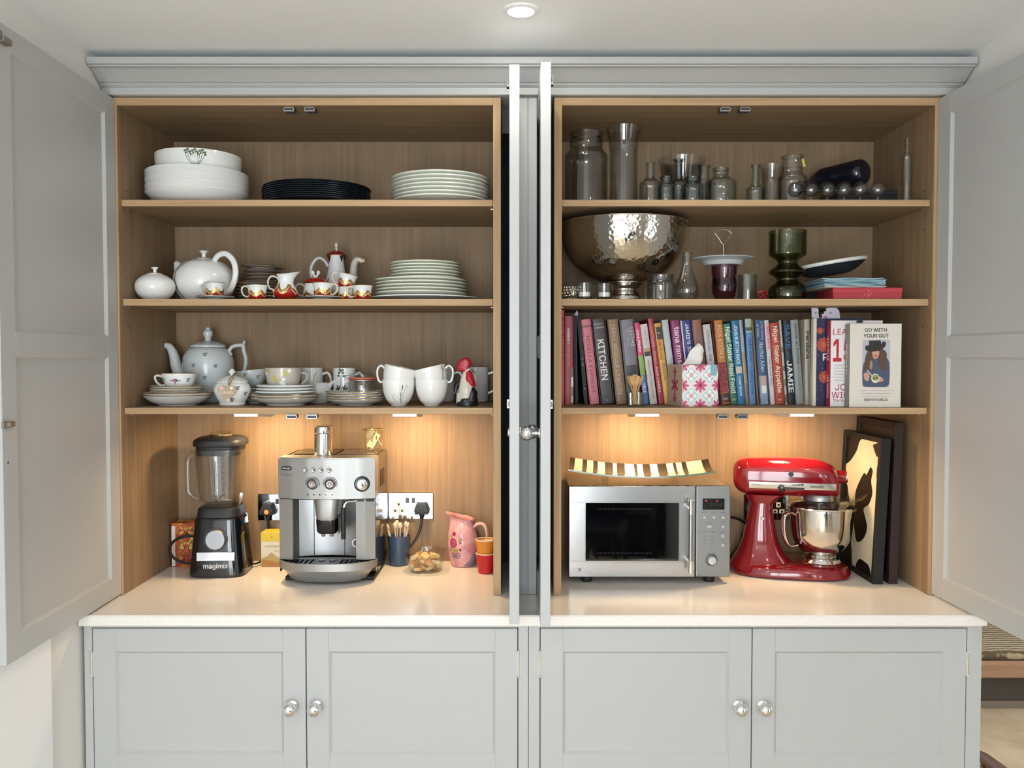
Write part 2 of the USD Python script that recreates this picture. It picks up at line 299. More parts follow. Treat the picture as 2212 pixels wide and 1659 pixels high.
# ------------------------------------------------------------------ wall cabinets (oak inside, pocket doors)
ZW, ZT = 0.92, 2.256
SHELF = ((1.9882, 2.0060), (1.7166, 1.7350), (1.4181, 1.4355))
def wall_cabinet(x0, x1, label, side):
    t = thing('wall_cabinet', label, 'cabinet', ((x0+x1)/2, .2, ZW))
    q = .021
    p = lambda n, m, mm, lab=None: part(t, n, m, mm, world=True, label=lab)
    p('side_panel', box(x0, x0+q, 0, YB-.004, ZW+.0005, ZT+q, .001), OAKV); p('side_panel', box(x1-q, x1, 0, YB-.004, ZW+.0005, ZT+q, .001), OAKV)
    p('top_panel', box(x0+q, x1-q, 0, YB-.004, ZT, ZT+q, .001), OAKH); p('back_panel', box(x0+q, x1-q, .393, YB-.004, ZW+.0005, ZT, 0), OAKV)
    for a, b in ((x0, x0+q), (x1-q, x1)): p('edge_lipping', box(a, b, -.004, 0, ZW+.0005, ZT+q, .0008), LITLIPV)
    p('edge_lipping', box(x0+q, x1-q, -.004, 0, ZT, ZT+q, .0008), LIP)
    for z0, z1 in SHELF:
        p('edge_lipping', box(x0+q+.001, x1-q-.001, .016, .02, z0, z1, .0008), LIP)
        p('shelf', box(x0+q+.001, x1-q-.001, .02, .393, z0, z1, .001), OAKH)
        for px in (x0+q+.004, x1-q-.004):
            for py in (.045, .33): p('shelf_peg', tf(cyl(.003, .008, 10), (px-.004, py, z0-.003), ry=90), CHROME)
    for z in (2.035, 1.93, 1.79, 1.66):                                   # spare peg holes
        for xx in (x0+q, x1-q): p('peg_hole', tf(cyl(.0025, .0008, 10, .0002), (xx-.0004, .05, z), ry=90), DARKIN)
    xc = (x0+x1)/2
    for dx in ((-.046, .010) if side < 0 else (-.060, -.006)):             # spring catches under the top and under the lowest shelf
        for z in (ZT, SHELF[2][0]):
            xx = xc + dx
            a = p('door_catch', cat(box(xx-.013, xx+.013, .012, .040, z-.011, z, .001)), mt('39434e', .4))
            part(a, 'catch_plate', cat(box(xx-.014, xx+.014, .008, .012, z-.0035, z-.0005, .0004), box(xx-.014, xx+.014, .008, .012, z-.0125, z-.0095, .0004), box(xx-.0145, xx-.012, .008, .012, z-.012, z, .0004), box(xx+.012, xx+.0145, .008, .012, z-.012, z, .0004)), CHROME, world=False) if False else None
            mm = cat(box(xx-.0145, xx+.0145, .008, .0122, z-.0035, z-.0005, .0004), box(xx-.0145, xx+.0145, .008, .0122, z-.0125, z-.0100, .0004), box(xx-.0145, xx-.0120, .008, .0122, z-.012, z, .0004), box(xx+.0120, xx+.0145, .008, .0122, z-.012, z, .0004)); mm.apply_transform(BASE[t]); part(a, 'catch_plate', mm, CHROME)
    return t
cabL = wall_cabinet(-1.091, -.0305, 'left open oak-lined dresser cabinet holding crockery above a coffee machine', -1)
cabR = wall_cabinet(.1145, 1.166, 'right open oak-lined dresser cabinet holding glassware and cookbooks', 1)
def door(cab, hinge, free, z0, z1, inner, rails, stile=.058, t=.022, knob=None, catches=(), hinges=()):
    "upright door from the hinge point to the free edge; inner=+1: the room-side face lies on the left of that direction"
    d = np.array(free) - np.array(hinge); w = np.hypot(*d); ang = math.degrees(math.atan2(d[1], d[0]))
    fr, ps = shaker(w, z1-z0, t, stile, [(a-z0, b-z0) for a, b in rails])
    put = lambda m: tf(tf(m, (0, t if inner > 0 else 0, 0)), (hinge[0], hinge[1], z0), rz=ang)
    dm = put(fr); dm.apply_transform(BASE[cab]); dp = part(cab, 'door', dm, GREY, 30)
    for q in ps:
        q = put(q); q.apply_transform(BASE[cab]); part(dp, 'panel', q, GREY, False)
    return dp, put, w
RL = [(.925, .980), (1.575, 1.630), (2.222, 2.273)]
def sub(cab, dp, name, mesh, material, lab=None):
    mesh = mesh.copy(); mesh.apply_transform(BASE[cab]); part(dp, name, mesh, material, label=lab)
# outer doors, swung open beside the dresser; thickness to the outside
dl, put, w = door(cabL, (-1.074, -.006), (-1.064, -.560), .925, 2.273, -1, RL)
sub(cabL, dl, 'door_catch', cat(box(-1.067, -1.052, -.552, -.530, 1.428, 1.440, .002), box(-1.0665, -1.060, -.560, -.548, 1.427, 1.441, .001)), mt('8d8479', .4, .6), 'small brown metal catch')
sub(cabL, dl, 'screw_hole', tf(cyl(.004, .002, 12), (-1.0662, -.540, 1.353), ry=90), mt('55524c', .5))
sub(cabL, dl, 'door_catch', cat(box(-1.066, -1.050, -.552, -.520, 2.228, 2.242, .002), box(-1.066, -1.054, -.565, -.55, 2.232, 2.25, .001)), mt('8d8479', .4, .6))
dr, put, w = door(cabR, (1.153, -.006), (1.183, -.560), .925, 2.273, 1, RL)
# pocket doors, pushed half way into their slots: edge-on
for cab, xa, yf, s in ((cabL, -.0064, -.278, -1), (cabR, .0685, -.294, 1)):
    dp, put, w = door(cab, (xa+(.0242 if s > 0 else .0242), .24), (xa+.0242, yf), .925, 2.273, -1, RL, t=.0242)
    z = 1.391
    if s < 0: sub(cab, dp, 'knob', tf(KN, (xa+.0242, -.225, z), rz=90), CHROME, 'round chrome knob')
    else: sub(cab, dp, 'knob', tf(KN, (xa, -.268, z), rz=-90), CHROME, 'round chrome knob')
    for zz in (2.235, 1.462):
        xx = xa - .006 if s < 0 else xa + .0242
        sub(cab, dp, 'door_catch', cat(box(xx, xx+.006, yf+.012, yf+.030, zz-.011, zz+.011, .001), tf(cyl(.004, .014, 10), (xx+.003, yf+.014, zz-.007))), CHROME)
    xx = xa - .004 if s < 0 else xa + .0242
    if s < 0: sub(cab, dp, 'keyhole_cover', tf(cyl(.011, .004, 20), (xx, -.24, 1.391), ry=90), CHROME)
# centre post between the two pockets
po = thing('cabinet_post', 'narrow grey post between the two wall cabinets', 'post', (.043, .2, ZW))
for a, b in ((.0185, .0425), (.0445, .0675)): part(po, 'stile', box(a, b, 0, YB-.002, ZW+.0005, 2.2795, .0012), GREY, world=True)
part(po, 'backing_strip', box(.040, .047, .004, .02, ZW+.0005, 2.279, 0), GREY, world=True)
part(po, 'pocket_back', box(-.0295, .0180, .38, YB-.003, ZW+.0005, 2.279, 0), DARKIN, world=True); part(po, 'pocket_back', box(.0680, .1140, .38, YB-.003, ZW+.0005, 2.279, 0), DARKIN, world=True)
# ------------------------------------------------------------------ worktop and base cabinets
wk = thing('worktop', 'pale stone worktop running the whole width of the dresser', 'worktop', (.05, .1, .89)); part(wk, 'slab', box(XL+.002, 1.208, -.190, YB-.001, .8915, .92, .003), QUARTZ, world=True)
YC = -.172
def base_cabinet(x0, x1, gaps, label):
    t = thing('base_cabinet', label, 'cabinet', ((x0+x1)/2, .1, 0))
    p = lambda n, m, mm: part(t, n, m, mm, world=True)
    g0, gm, g1 = gaps
    p('face_frame', cat(box(x0, g0, YC, YC+.022, .08, .891, .001), box(g1, x1, YC, YC+.022, .08, .891, .001), box(g0, g1, YC, YC+.022, .8835, .891, .0005), box(g0, g1, YC, YC+.022, .44, .478, .0005), box(g0, g1, YC, YC+.022, .08, .12, .0005)), GREY)
    p('carcass', cat(box(x0+.002, x0+.02, YC+.023, YB-.005, .08, .89, 0), box(x1-.02, x1-.002, YC+.023, YB-.005, .08, .89, 0), box(x0+.02, x1-.02, YC+.035, YC+.045, .08, .89, 0)), mt('3a3a3a', .8)); p('plinth', box(x0+.01, x1-.01, YC+.05, YB-.005, 0, .08, 0), GREY)
    for a, b, kx in ((g0+.0018, gm-.0012, -1), (gm+.0012, g1-.0018, 1)):
        fr, ps = shaker(b-a, .400, .022, .058, [(0, .073), (.340, .400)])
        off = (a, YC+.022, .481)
        mm = tf(fr, off); mm.apply_transform(BASE[t]); dp = part(t, 'door', mm, GREY, 30)
        for q in ps:
            q = tf(q, off); q.apply_transform(BASE[t]); part(dp, 'panel', q, GREY, False)
        kk = (b-.034) if kx < 0 else (a+.026)
        sub(t, dp, 'knob', tf(KN, (kk, YC, .683)), CHROME, 'round chrome knob')
        hx = (g0-.001) if kx < 0 else (g1+.001)
        sub(t, dp, 'hinge', tf(hinge_mesh(.06), (hx, YC, .790)), CHROME, 'steel butt hinge')
        fr, ps = shaker(b-a, .315, .022, .058, [(0, .06), (.255, .315)])
        mm = tf(fr, (a, YC+.022, .1225)); mm.apply_transform(BASE[t]); dp = part(t, 'drawer', mm, GREY, 30)
        for q in ps:
            q = tf(q, (a, YC+.022, .1225)); q.apply_transform(BASE[t]); part(dp, 'panel', q, GREY, False)
        sub(t, dp, 'knob', tf(KN, ((a+b)/2, YC, .28)), CHROME)
    return t
gx = lambda px: X(px, YC, 1450)
base_cabinet(-1.096, .0415, (gx(199.5), gx(661), gx(1119.5)), 'grey panelled base cabinet under the left half of the worktop')
base_cabinet(.0425, 1.2035, (gx(1166), gx(1624.5), gx(2088.5)), 'grey panelled base cabinet under the right half of the worktop')
# ------------------------------------------------------------------ lamps under the lowest shelves
for k, (px, where) in enumerate(((531, 'above the blender'), (874, 'above the wall sockets and pink jug'), (1398, 'above the striped glass dish'), (1732, 'above the red stand mixer'))):
    x = X(px, .05, 895); z = SHELF[2][0]
    t = thing('shelf_lamp', f'slim white lamp under the lowest shelf {where}', 'lamp', (x, .15, z-.001), group='lamps under the lowest shelves')
    part(t, 'housing', cat(hull([(-.033, -.10, -.008), (.033, -.10, -.008), (-.033, -.10, 0), (.033, -.10, 0), (-.033, .13, 0), (.033, .13, 0), (-.033, .04, -.018), (.033, .04, -.018), (-.033, .13, -.008), (.033, .13, -.008)])), mt('f4f1ea', .4))
    part(t, 'front_strip', box(-.033, .033, -.102, -.100, -.0068, -.0012, 0), LEDGLOW, label='glowing front edge')
    part(t, 'diffuser', hull([(-.026, .05, -.0185), (.026, .05, -.0185), (-.026, .120, -.0105), (.026, .120, -.0105), (-.026, .05, -.0165), (.026, .05, -.0165), (-.026, .120, -.0085), (.026, .120, -.0085)]), LEDGLOW)
    l = rect_light(f'shelf_lamp_light{"_%03d" % k if k else ""}', mat4((x, .215, z-.0195), rx=10), .05, .05, 260.0, (1.0, .67, .34))
# ------------------------------------------------------------------ downlights
for k, (x, y) in enumerate(SPOTS):
    if k == 0: 
        t = thing('downlight', 'glowing round ceiling downlight above the middle of the dresser', 'downlight', (x, y, CEIL))
    else: t = thing('downlight', ('', 'added fill downlight behind the camera, left of the nearer pair', 'added fill downlight behind the camera, right of the nearer pair', 'added fill downlight near the left window behind the camera', 'added fill downlight near the right window behind the camera', 'added fill downlight of the next room beyond the beam')[k], 'downlight', (x, y, CEIL))
    part(t, 'rim', lathe([(.030, 0), (.042, 0), (.042, -.003), (.038, -.005), (.031, -.005), (.029, -.002), (.030, 0)], 32), WHITEP)
    part(t, 'bulb', tf(lathe([(0, -.004), (.028, -.004), (.029, -.001), (0, -.001)], 28)), GLOW)
# ------------------------------------------------------------------ next room, seen under the right door
bx = thing('bench', 'low wooden bench with striped cushion beyond the right end of the dresser', 'bench', (2.0, 1.0, 0))
STRIPE = nodes('striped_cloth', {'t': ('texture_coordinate', {}), 'm': ('mapping', {'scale': (1, 1, 1.0)}), 'w': ('wave_texture', {'wave_type': 'bands', 'bands_direction': 'y', 'scale': 11.0, 'distortion': 3.2, 'detail': 2, 'detail_scale': 1.6}),
    'r': ('rgb_ramp', {'ramp': [(0.15, c('5d503d')), (0.38, c('8f8066')), (0.6, c('ad9e83'))]}), 'p': ('principled_bsdf', {'roughness': .9})}, [('t.object', 'w.vector'), ('w.color', 'r.fac'), ('r.color', 'p.base_color')], 'p.BSDF')
yb = 1.415
part(bx, 'rail', box(1.30, 3.4, yb, yb+.035, .150, .225, .004), oak('bench_wood', (2, 30, 30), '9a775a', 'b8937a'), world=True)
part(bx, 'seat_board', box(1.30, 3.4, yb+.035, 2.15, .195, .22, .002), mt('9a7a5c', .6), world=True)
part(bx, 'cushion', rbox(1.30, 3.4, yb+.005, 2.15, .2255, .268, .02, 5), STRIPE, world=True)
part(bx, 'plinth', box(1.32, 3.38, yb+.04, yb+.06, .035, .195, .002), mt('4a443e', .8), world=True)  # dark board: the shade below the bench is put into its colour
part(bx, 'plinth_base', box(1.32, 3.38, yb+.036, yb+.06, 0, .034, .002), mt('7d7368', .8), world=True)  # paler foot of the board, where the painted shade thins out
for xx in (1.34, 3.3): part(bx, 'leg', box(xx, xx+.06, 2.05, 2.11, 0, .195, .003), mt('8d6b4a', .5), world=True)
rg = thing('wooden_rail', 'rounded dark brown wooden rail low at the bottom right corner', 'rail', (1.83, .65, 0))
part(rg, 'rod', tube([(1.795, .985, .034), (1.815, .90, .034), (1.86, .40, .034)], [.012, .022, .022], 14), mt('5d4030', .45), world=True)
for q in ((1.812, .90), (1.855, .44)): part(rg, 'foot', tf(cyl(.010, .02, 12), (q[0], q[1], 0)), mt('4a3226', .5), world=True)
# ------------------------------------------------------------------ crockery helpers
def loft(secs, n=40, cap=True):
    "rings (cx, cy, z, hx, hy, p): superellipses of power p, joined upwards"
    v, f = [], []; a = 2*PI*np.arange(n)/n; C, S = np.sin(a), -np.cos(a)
    for cx, cy, z, hx, hy, p in secs:
        v.append(np.stack([cx+hx*np.sign(C)*np.abs(C)**(2/p), cy+hy*np.sign(S)*np.abs(S)**(2/p), np.full(n, z)], 1))
    for i in range(len(secs)-1):
        for k in range(n):
            A, B = i*n+k, i*n+(k+1) % n; f += [(A, B, B+n), (A, B+n, A+n)]
    v = np.vstack(v)
    if cap:
        m = len(v); v = np.vstack([v, [secs[0][:3], secs[-1][:3]]]); L = (len(secs)-1)*n
        for k in range(n): f += [(m, (k+1) % n, k), (m+1, L+k, L+(k+1) % n)]
    return tm(v, f)
def plate_prof(R, h, foot=.55, t=.0032, b=.005):
    f = foot*R
    o = [(0, b*.7), (f-.004, b*.7), (f-.003, 0), (f, 0), (f+.002, b)] + [(f+(R-f)*s, b+(h-b)*s**1.7) for s in (.25, .5, .75, .92, 1.0)]
    i = [(R-.0005, h+t*.7), (R-.002, h+t)] + [(f+(R-f)*s, b+t+(h-b)*s**1.7) for s in (.9, .7, .45, .2)] + [(f, b*.9+t), (0, b*.84+t)]
    return o + i
def plate(R, h, foot=.55, t=.0032, n=48, b=.005, **kw): return lathe(plate_prof(R, h, foot, t, b), n, **kw)
def ring(R, z, r=.0012, n=48, m=6): return lathe([(R+r*math.cos(a), z+r*math.sin(a)) for a in np.linspace(0, 2*PI, m+1)], n)
def stack(x, y, z, n, R, h, step, material, what, group, foot=.55, t=.0032, rim=None, z0=0.0, name='plate', category='plate', lab=None, **kw):
    pr = None
    if n > 1 and t + .005 > step - .0004: t = min(t, step*.5); kw['b'] = step - t - .0006
    for i in range(n):
        l = lab[i] if lab else nth(i, n, what)
        loc = (x+RNG.uniform(-.0015, .0015), y+RNG.uniform(-.0015, .0015), z+z0+i*step)
        if pr is None:
            pr = thing(name, l, category, loc, group=group); part(pr, 'dish', plate(R, h, foot, t, **kw), material)
            if rim: part(pr, 'rim', ring(R-.0004, h+t*.6, .0013), rim, label='gold rim' if rim is GOLD else None)
        else: copy(pr, l, loc, RNG.uniform(0, 360), group=group)
    return pr
def handle(pts, r=.004, flat=1.0, n=5, m=10): return tube(spl(pts, n), r, m, flat=flat)
def petals(n, r, w, r0=0.0, rot=0): return so.unary_union([sa.rotate(ell(0, r0+r/2, w/2, r/2), rot+360*k/n, origin=(0, 0)) for k in range(n)])
def stroke(pts, w): return sg.LineString(spl(pts, 6)).buffer(w/2, cap_style=1)
def flat(p, d=.0003): return prism(p, d)
def at(px, Y, z, py=770): return (X(px, Y, py), Y, z)
S1, S2, S3 = SHELF[0][1]+.0002, SHELF[1][1]+.0002, SHELF[2][1]+.0002; ZC = .9202
GREEN = mt('55654f', .5); DGREEN = mt('34463a', .5); GREYFL = mt('77808a', .4); BLUEFL = mt('44518f', .4); PINKFL = mt('c77f98', .4); YELFL = mt('c9b94c', .4)
# ------------------------------------------------------------------ left cabinet, top shelf
BOWLS = [(.085, 0), (.089, 0), (.092, .005), (.108, .010), (.124, .020), (.136, .031), (.1415, .0375), (.1430, .039)]
bx0 = at(427, .168, S1, 400); pb = None
for i in range(8):
    l = nth(i, 8, 'white pasta bowl') + (' of the stack on the top left shelf' if i not in (0, 7) else ' in the stack under the salad bowl')
    loc = (bx0[0]+RNG.uniform(-.001, .001), bx0[1], S1+i*.0085)
    if pb is None: pb = thing('pasta_bowl', l, 'bowl', loc, group='white pasta bowls on the top left shelf'); part(pb, 'bowl', shell(spl(BOWLS[2:], 3).tolist(), .0035, 56, foot=.003), WHITE)
    else: copy(pb, l, loc, RNG.uniform(0, 360))
sb = thing('salad_bowl', 'round white salad bowl with green flower motif on the bowl stack', 'bowl', at(429, .168, S1+.0735, 345))
SBP = spl([(.070, .0), (.092, .006), (.109, .020), (.117, .040), (.1195, .060), (.1200, .076)], 4).tolist()
part(sb, 'bowl', shell(SBP, .0045, 56), WHITE)
r_ = rf(SBP); mo = []
for k in range(9):
    u = -.026 + .0065*k; top = .068 + .004*math.sin(k*2.1)
    mo.append(flat(so.unary_union([ell(u, top, .0042, .0030, 40*math.sin(k)), ell(u+.002, top-.006, .0030, .0026, 0)])))
part(sb, 'flower_motif', cat([wrap(m, r_, a0=.27) for m in mo]), mt('5f7350', .5), label='green painted flower heads')
part(sb, 'stem_motif', cat([wrap(flat(stroke([(-.026+.0065*k, .062), ((-.026+.0065*k)*.75, .045), (.001*(k-4), .026)], .0011)), r_, .27) for k in range(9)] + [wrap(flat(ell(0, .026, .006, .0035)), r_, .27)]), DGREEN)
stack(*at(685, .185, S1, 410), 9, .156, .0125, .0057, mt('141c26', .3), 'dark navy dinner plate', 'dark navy dinner plates', .62, lab=[nth(i, 9, 'dark navy dinner plate') + ' in the dark stack' for i in range(9)], lobes=0)
stack(*at(952, .178, S1, 400), 7, .143, .018, .0108, mt('e4e8dc', .18), '', 'pale dinner plates at the right of the top shelf', .60, t=.0042, lab=[nth(i, 7, 'pale cream dinner plate') + ' beside the cabinet side, top shelf' for i in range(7)])
# ------------------------------------------------------------------ left cabinet, second shelf
def flare_knob(z, s=1.0): return [(.0065*s, z), (.0055*s, z+.008*s), (.008*s, z+.013*s), (.0125*s, z+.0165*s), (.0125*s, z+.0185*s), (0, z+.019*s)]
t = thing('sugar_pot', 'small round white lidded pot at the left end of the shelf', 'pot', at(335, .10, S2, 620))
part(t, 'body', lathe(spl([(.0, 0), (.026, 0), (.030, .003), (.046, .016), (.0545, .036), (.050, .056), (.034, .070), (.022, .0745)], 4).tolist() + [(0, .0745)], 44), WHITE)
part(t, 'lid', lathe([(0, .0735), (.0225, .0735), (.023, .0755), (.015, .079)] + flare_knob(.080, .8), 32), WHITE)
t = thing('teapot', 'big round white teapot with loop handle and dark painted stem', 'teapot', at(441, .20, S2, 600))
TP = spl([(.045, 0), (.058, .006), (.080, .030), (.0885, .060), (.082, .092), (.060, .117), (.036, .127)], 4).tolist()
part(t, 'body', lathe([(0, .002)] + TP + [(0, .129)], 52), WHITE)
part(t, 'lid', lathe([(0, .126), (.034, .1265), (.035, .128), (.020, .133)] + flare_knob(.134, 1.05), 32), WHITE)
part(t, 'handle', handle([(.040, -.03, .119), (.055, -.036, .136), (.078, -.04, .1405), (.099, -.04, .121), (.106, -.04, .090), (.100, -.038, .058), (.084, -.032, .034), (.062, -.028, .026)], .0085, .8), WHITE)
part(t, 'spout', tube(spl([(-.066, .02, .060), (-.082, .03, .085), (-.090, .035, .112), (-.098, .04, .122)], 5), np.linspace(.021, .0085, 16), 14), WHITE)
part(t, 'stem_motif', cat([wrap(flat(stroke([(-.01, .128), (-.052, .100), (-.066, .078), (-.058, .040), (-.036, .006)], .0022)), rf(TP), -.03)]), mt('38463f', .4), label='dark green painted line')
def banded(name, H, red, gold, N, amp, white='e9ecec', redc='b0221c'):
    n = {'t': ('texture_coordinate', {}), 's': ('separate_xyz', {}), 'a': ('math', {'math_type': 'arctan2'}), 'an': ('math', {'math_type': 'multiply', 'value2': float(N)}), 'si': ('math', {'math_type': 'sine'}),
         'ab': ('math', {'math_type': 'absolute'}), 'am': ('math', {'math_type': 'multiply', 'value2': amp}), 'no': ('noise_texture', {'scale': 160, 'detail': 2}), 'nm': ('math', {'math_type': 'multiply_add', 'value2': .16, 'value3': -.08}),
         'zh': ('math', {'math_type': 'multiply', 'value2': 1/H}), 'p1': ('math', {'math_type': 'add'}), 'p2': ('math', {'math_type': 'add'}),
         'r': ('rgb_ramp', {'interpolate': False, 'ramp': [(0.0, c(redc)), (red, (.80, .62, .42)), (red+.05, (.72, .48, .16)), (gold, c(white))]}),
         'rm': ('rgb_ramp', {'interpolate': False, 'ramp': [(0.0, (0, 0, 0)), (red+.05, (.85, .85, .85)), (gold, (0, 0, 0))]}), 'p': ('principled_bsdf', {'roughness': .17})}
    l = [('t.object', 's.vector'), ('s.x', 'a.value1'), ('s.y', 'a.value2'), ('a.value', 'an.value1'), ('an.value', 'si.value1'), ('si.value', 'ab.value1'), ('ab.value', 'am.value1'), ('t.object', 'no.vector'), ('no.fac', 'nm.value1'),
         ('s.z', 'zh.value1'), ('zh.value', 'p1.value1'), ('am.value', 'p1.value2'), ('p1.value', 'p2.value1'), ('nm.value', 'p2.value2'), ('p2.value', 'r.fac'), ('p2.value', 'rm.fac'), ('r.color', 'p.base_color'), ('rm.color', 'p.metallic')]
    return nodes(name, n, l, 'p.BSDF')
REDL = mt('a8211b', .18)
CUPM = banded('gilt_cup', .042, .42, .70, 2.5, .24); POTM = banded('gilt_pot', .15, .30, .55, 2.5, .34); CREM = banded('gilt_jug', .078, .48, .66, 2.5, .28); BOWM = banded('gilt_bowl', .055, .35, .60, 2.5, .26)
CUPP = spl([(.0165, .003), (.022, .006), (.0245, .014), (.0245, .024), (.0265, .034), (.029, .0415)], 4).tolist()
def ccup(label, loc, rz=0, ry=0, rx=0):
    global _cup
    if '_cup' in globals(): return copy(_cup, label, loc, rz, rx, ry)
    _cup = thing('gilt_cup', label, 'cup', loc, rz, 'red and gold coffee cups', rx, ry)
    part(_cup, 'bowl', shell(CUPP, .0018, 36, foot=.004), CUPM); part(_cup, 'foot', lathe([(0, 0), (.017, 0), (.0175, .0015), (.016, .004), (0, .0042)], 28), GOLD)
    part(_cup, 'rim', ring(.0283, .0418, .0009, 36), GOLD)
    part(_cup, 'handle', cat(handle([(-.025, 0, .035), (-.034, 0, .039), (-.042, 0, .033), (-.0425, 0, .022), (-.036, 0, .012), (-.028, 0, .009), (-.024, 0, .012)], .0023), blob((-.0425, 0, .0345), .003)), mt('e3d8c0', .2))
    return _cup
def csaucer(label, loc):
    global _sau
    if '_sau' in globals(): return copy(_sau, label, loc)
    _sau = thing('saucer', label, 'saucer', loc, group='saucers under the gilt cups'); part(_sau, 'dish', plate(.053, .009, .5, .002, lobes=8, amp=.02, zfrom=.007), mt('c3cbd0', .16)); part(_sau, 'rim', ring(.0515, .0112, .0008), GOLD); return _sau
sx = at(465, .085, S2, 640)
csaucer('pale saucer in front of the round white teapot', sx); ccup('red and gold cup on a saucer in front of the white teapot', (sx[0]-.001, sx[1], S2+.0072), -8)
ccup('red and gold cup with left handle between the white teapot and the gilt jug', at(556, .07, S2, 630), 4)
sx = at(697, .085, S2, 640)
csaucer('pale saucer in front of the red lidded sugar bowl', sx); ccup('red and gold cup with right handle on a saucer', (sx[0], sx[1], S2+.0072), 172)
cl = at(748, .135, S2, 630)
ccup('lower red and gold cup of the leaning pair beside the coffee pot', cl, 120); ccup('tilted red and gold cup standing in another cup', (cl[0]-.004, cl[1], S2+.038), 0, ry=14)
ccup('red and gold cup nearest to the white plate stack', at(783, .085, S2, 630), 12)
sx = at(566, .29, S2, 620); SHADECH = mt('a99f98', .2)  # white porcelain; the dark surroundings it mirrors are painted into the glaze
stack(*sx, 6, .078, .013, .0098, SHADECH, '', 'dark stacked plates with gold rims', rim=GOLD, lab=[nth(i, 6, 'gold-rimmed tea plate') + ' in the stack behind the cups' for i in range(6)], lobes=10, amp=.015, zfrom=.011)
stack(*sx, 4, .054, .010, .0105, SHADECH, '', 'gold-rimmed saucers on the tea plates', rim=GOLD, z0=.0605, name='saucer', category='saucer', lab=[nth(i, 4, 'gold-rimmed saucer') + ' above the tea plates' for i in range(4)])
t = thing('tea_plate', 'wide gold-rimmed plate lying across the top of the saucer stack', 'plate', (sx[0]+.004, sx[1], S2+.1055), 0, ry=2); part(t, 'dish', plate(.066, .009), SHADECH); part(t, 'rim', ring(.0655, .011), GOLD)
# gilt jug
t = thing('cream_jug', 'red and gold cream jug with curled spout and white handle', 'jug', at(617, .09, S2, 625))
JP = spl([(.015, .003), (.026, .008), (.034, .018), (.032, .030), (.0235, .044), (.0205, .056), (.023, .068), (.026, .074)], 4).tolist()
m = shell(JP, .0018, 40, foot=.003); w = np.clip((m.vertices[:, 2]-.045)/.03, 0, 1)**1.5 * np.clip(m.vertices[:, 0]/.022, 0, 2)**2
m.vertices[:, 0] += w*.013; m.vertices[:, 2] += w*.006
part(t, 'body', m, CREM); part(t, 'foot', lathe([(0, 0), (.017, 0), (.018, .002), (.0155, .004), (0, .004)], 28), GOLD)
part(t, 'handle', cat(handle([(-.018, 0, .058), (-.026, 0, .066), (-.040, 0, .069), (-.049, 0, .058), (-.0495, 0, .044), (-.044, 0, .034), (-.036, 0, .031), (-.033, 0, .020), (-.034, 0, .010)], .0026), handle([(-.021, 0, .058), (-.0205, 0, .068), (-.0225, 0, .074)], .003)), mt('ddd6c6', .2))
# gilt coffee pot
t = thing('coffee_pot', 'tall red and gold coffee pot with curved spout', 'coffee pot', at(727, .285, S2, 600))
PP = spl([(.026, .0), (.036, .012), (.043, .034), (.040, .058), (.030, .085), (.0245, .112), (.022, .135), (.0215, .150)], 4).tolist()
part(t, 'body', lathe([(0, 0)] + PP + [(0, .151)], 44), POTM)
for a in (.95, -.95, 2.2, -2.2): part(t, 'leaf_point', hull([(R*math.sin(a+d), -R*math.cos(a+d), z) for d, R, z in ((-.35, .0215, .152), (.35, .0215, .152), (-.35, .0225, .150), (.35, .0225, .150), (0, .0335, .1535), (0, .0225, .128), (-.1, .0222, .138), (.1, .0222, .138))]), mt('6b4a30', .3, .6))
part(t, 'lid', lathe([(0, .150), (.0255, .150), (.0265, .1525), (.024, .157), (.012, .163), (0, .165)], 36), REDL); part(t, 'lid_rim', ring(.0262, .1525, .0013), GOLD)
part(t, 'finial', cat(lathe([(0, .163), (.003, .164), (.0025, .169), (.0045, .172), (.003, .175), (.0055, .181), (.0045, .187), (0, .189)], 16)), mt('dfe2e0', .2))
part(t, 'handle', handle([(-.026, 0, .116), (-.033, 0, .130), (-.048, 0, .142), (-.063, 0, .138), (-.076, 0, .118), (-.078, 0, .092), (-.066, 0, .068), (-.040, 0, .056)], .0045, .8), mt('cfcdd6', .2))
part(t, 'spout', tube(spl([(.030, 0, .050), (.046, 0, .070), (.051, 0, .095), (.054, 0, .122), (.062, 0, .137), (.073, 0, .136), (.080, 0, .130)], 5), np.linspace(.0145, .0062, 31), 14), mt('d9d4c6', .2)); part(t, 'spout_tip', handle([(.078, 0, .131), (.084, 0, .131), (.085, 0, .137), (.081, 0, .139)], .002), GOLD)
# gilt sugar bowl
t = thing('sugar_bowl', 'red-lidded gilt sugar bowl behind the saucer with a cup', 'bowl', at(682, .165, S2, 620))
part(t, 'body', lathe([(0, 0)] + spl([(.022, 0), (.031, .010), (.036, .026), (.0335, .044), (.032, .054)], 4).tolist() + [(0, .055)], 40), BOWM)
part(t, 'lid', lathe([(0, .055), (.035, .055), (.036, .0575), (.030, .064), (.014, .071), (0, .072)], 36), REDL); part(t, 'lid_rim', ring(.0358, .0566, .0012), GOLD)
part(t, 'finial', cat([fuse([[((0, 0, .071), .003), ((s*.007, 0, .082), .003)]]) for s in (-1, 1)] + [blob((s*.008, 0, .086), .006, (.85, .85, 1.15)) for s in (-1, 1)]), mt('dfe2e0', .2))
part(t, 'handle', handle([(-.031, 0, .044), (-.042, 0, .053), (-.055, 0, .050), (-.059, 0, .038), (-.050, 0, .022), (-.035, 0, .018)], .0026), mt('cfc8bd', .2))
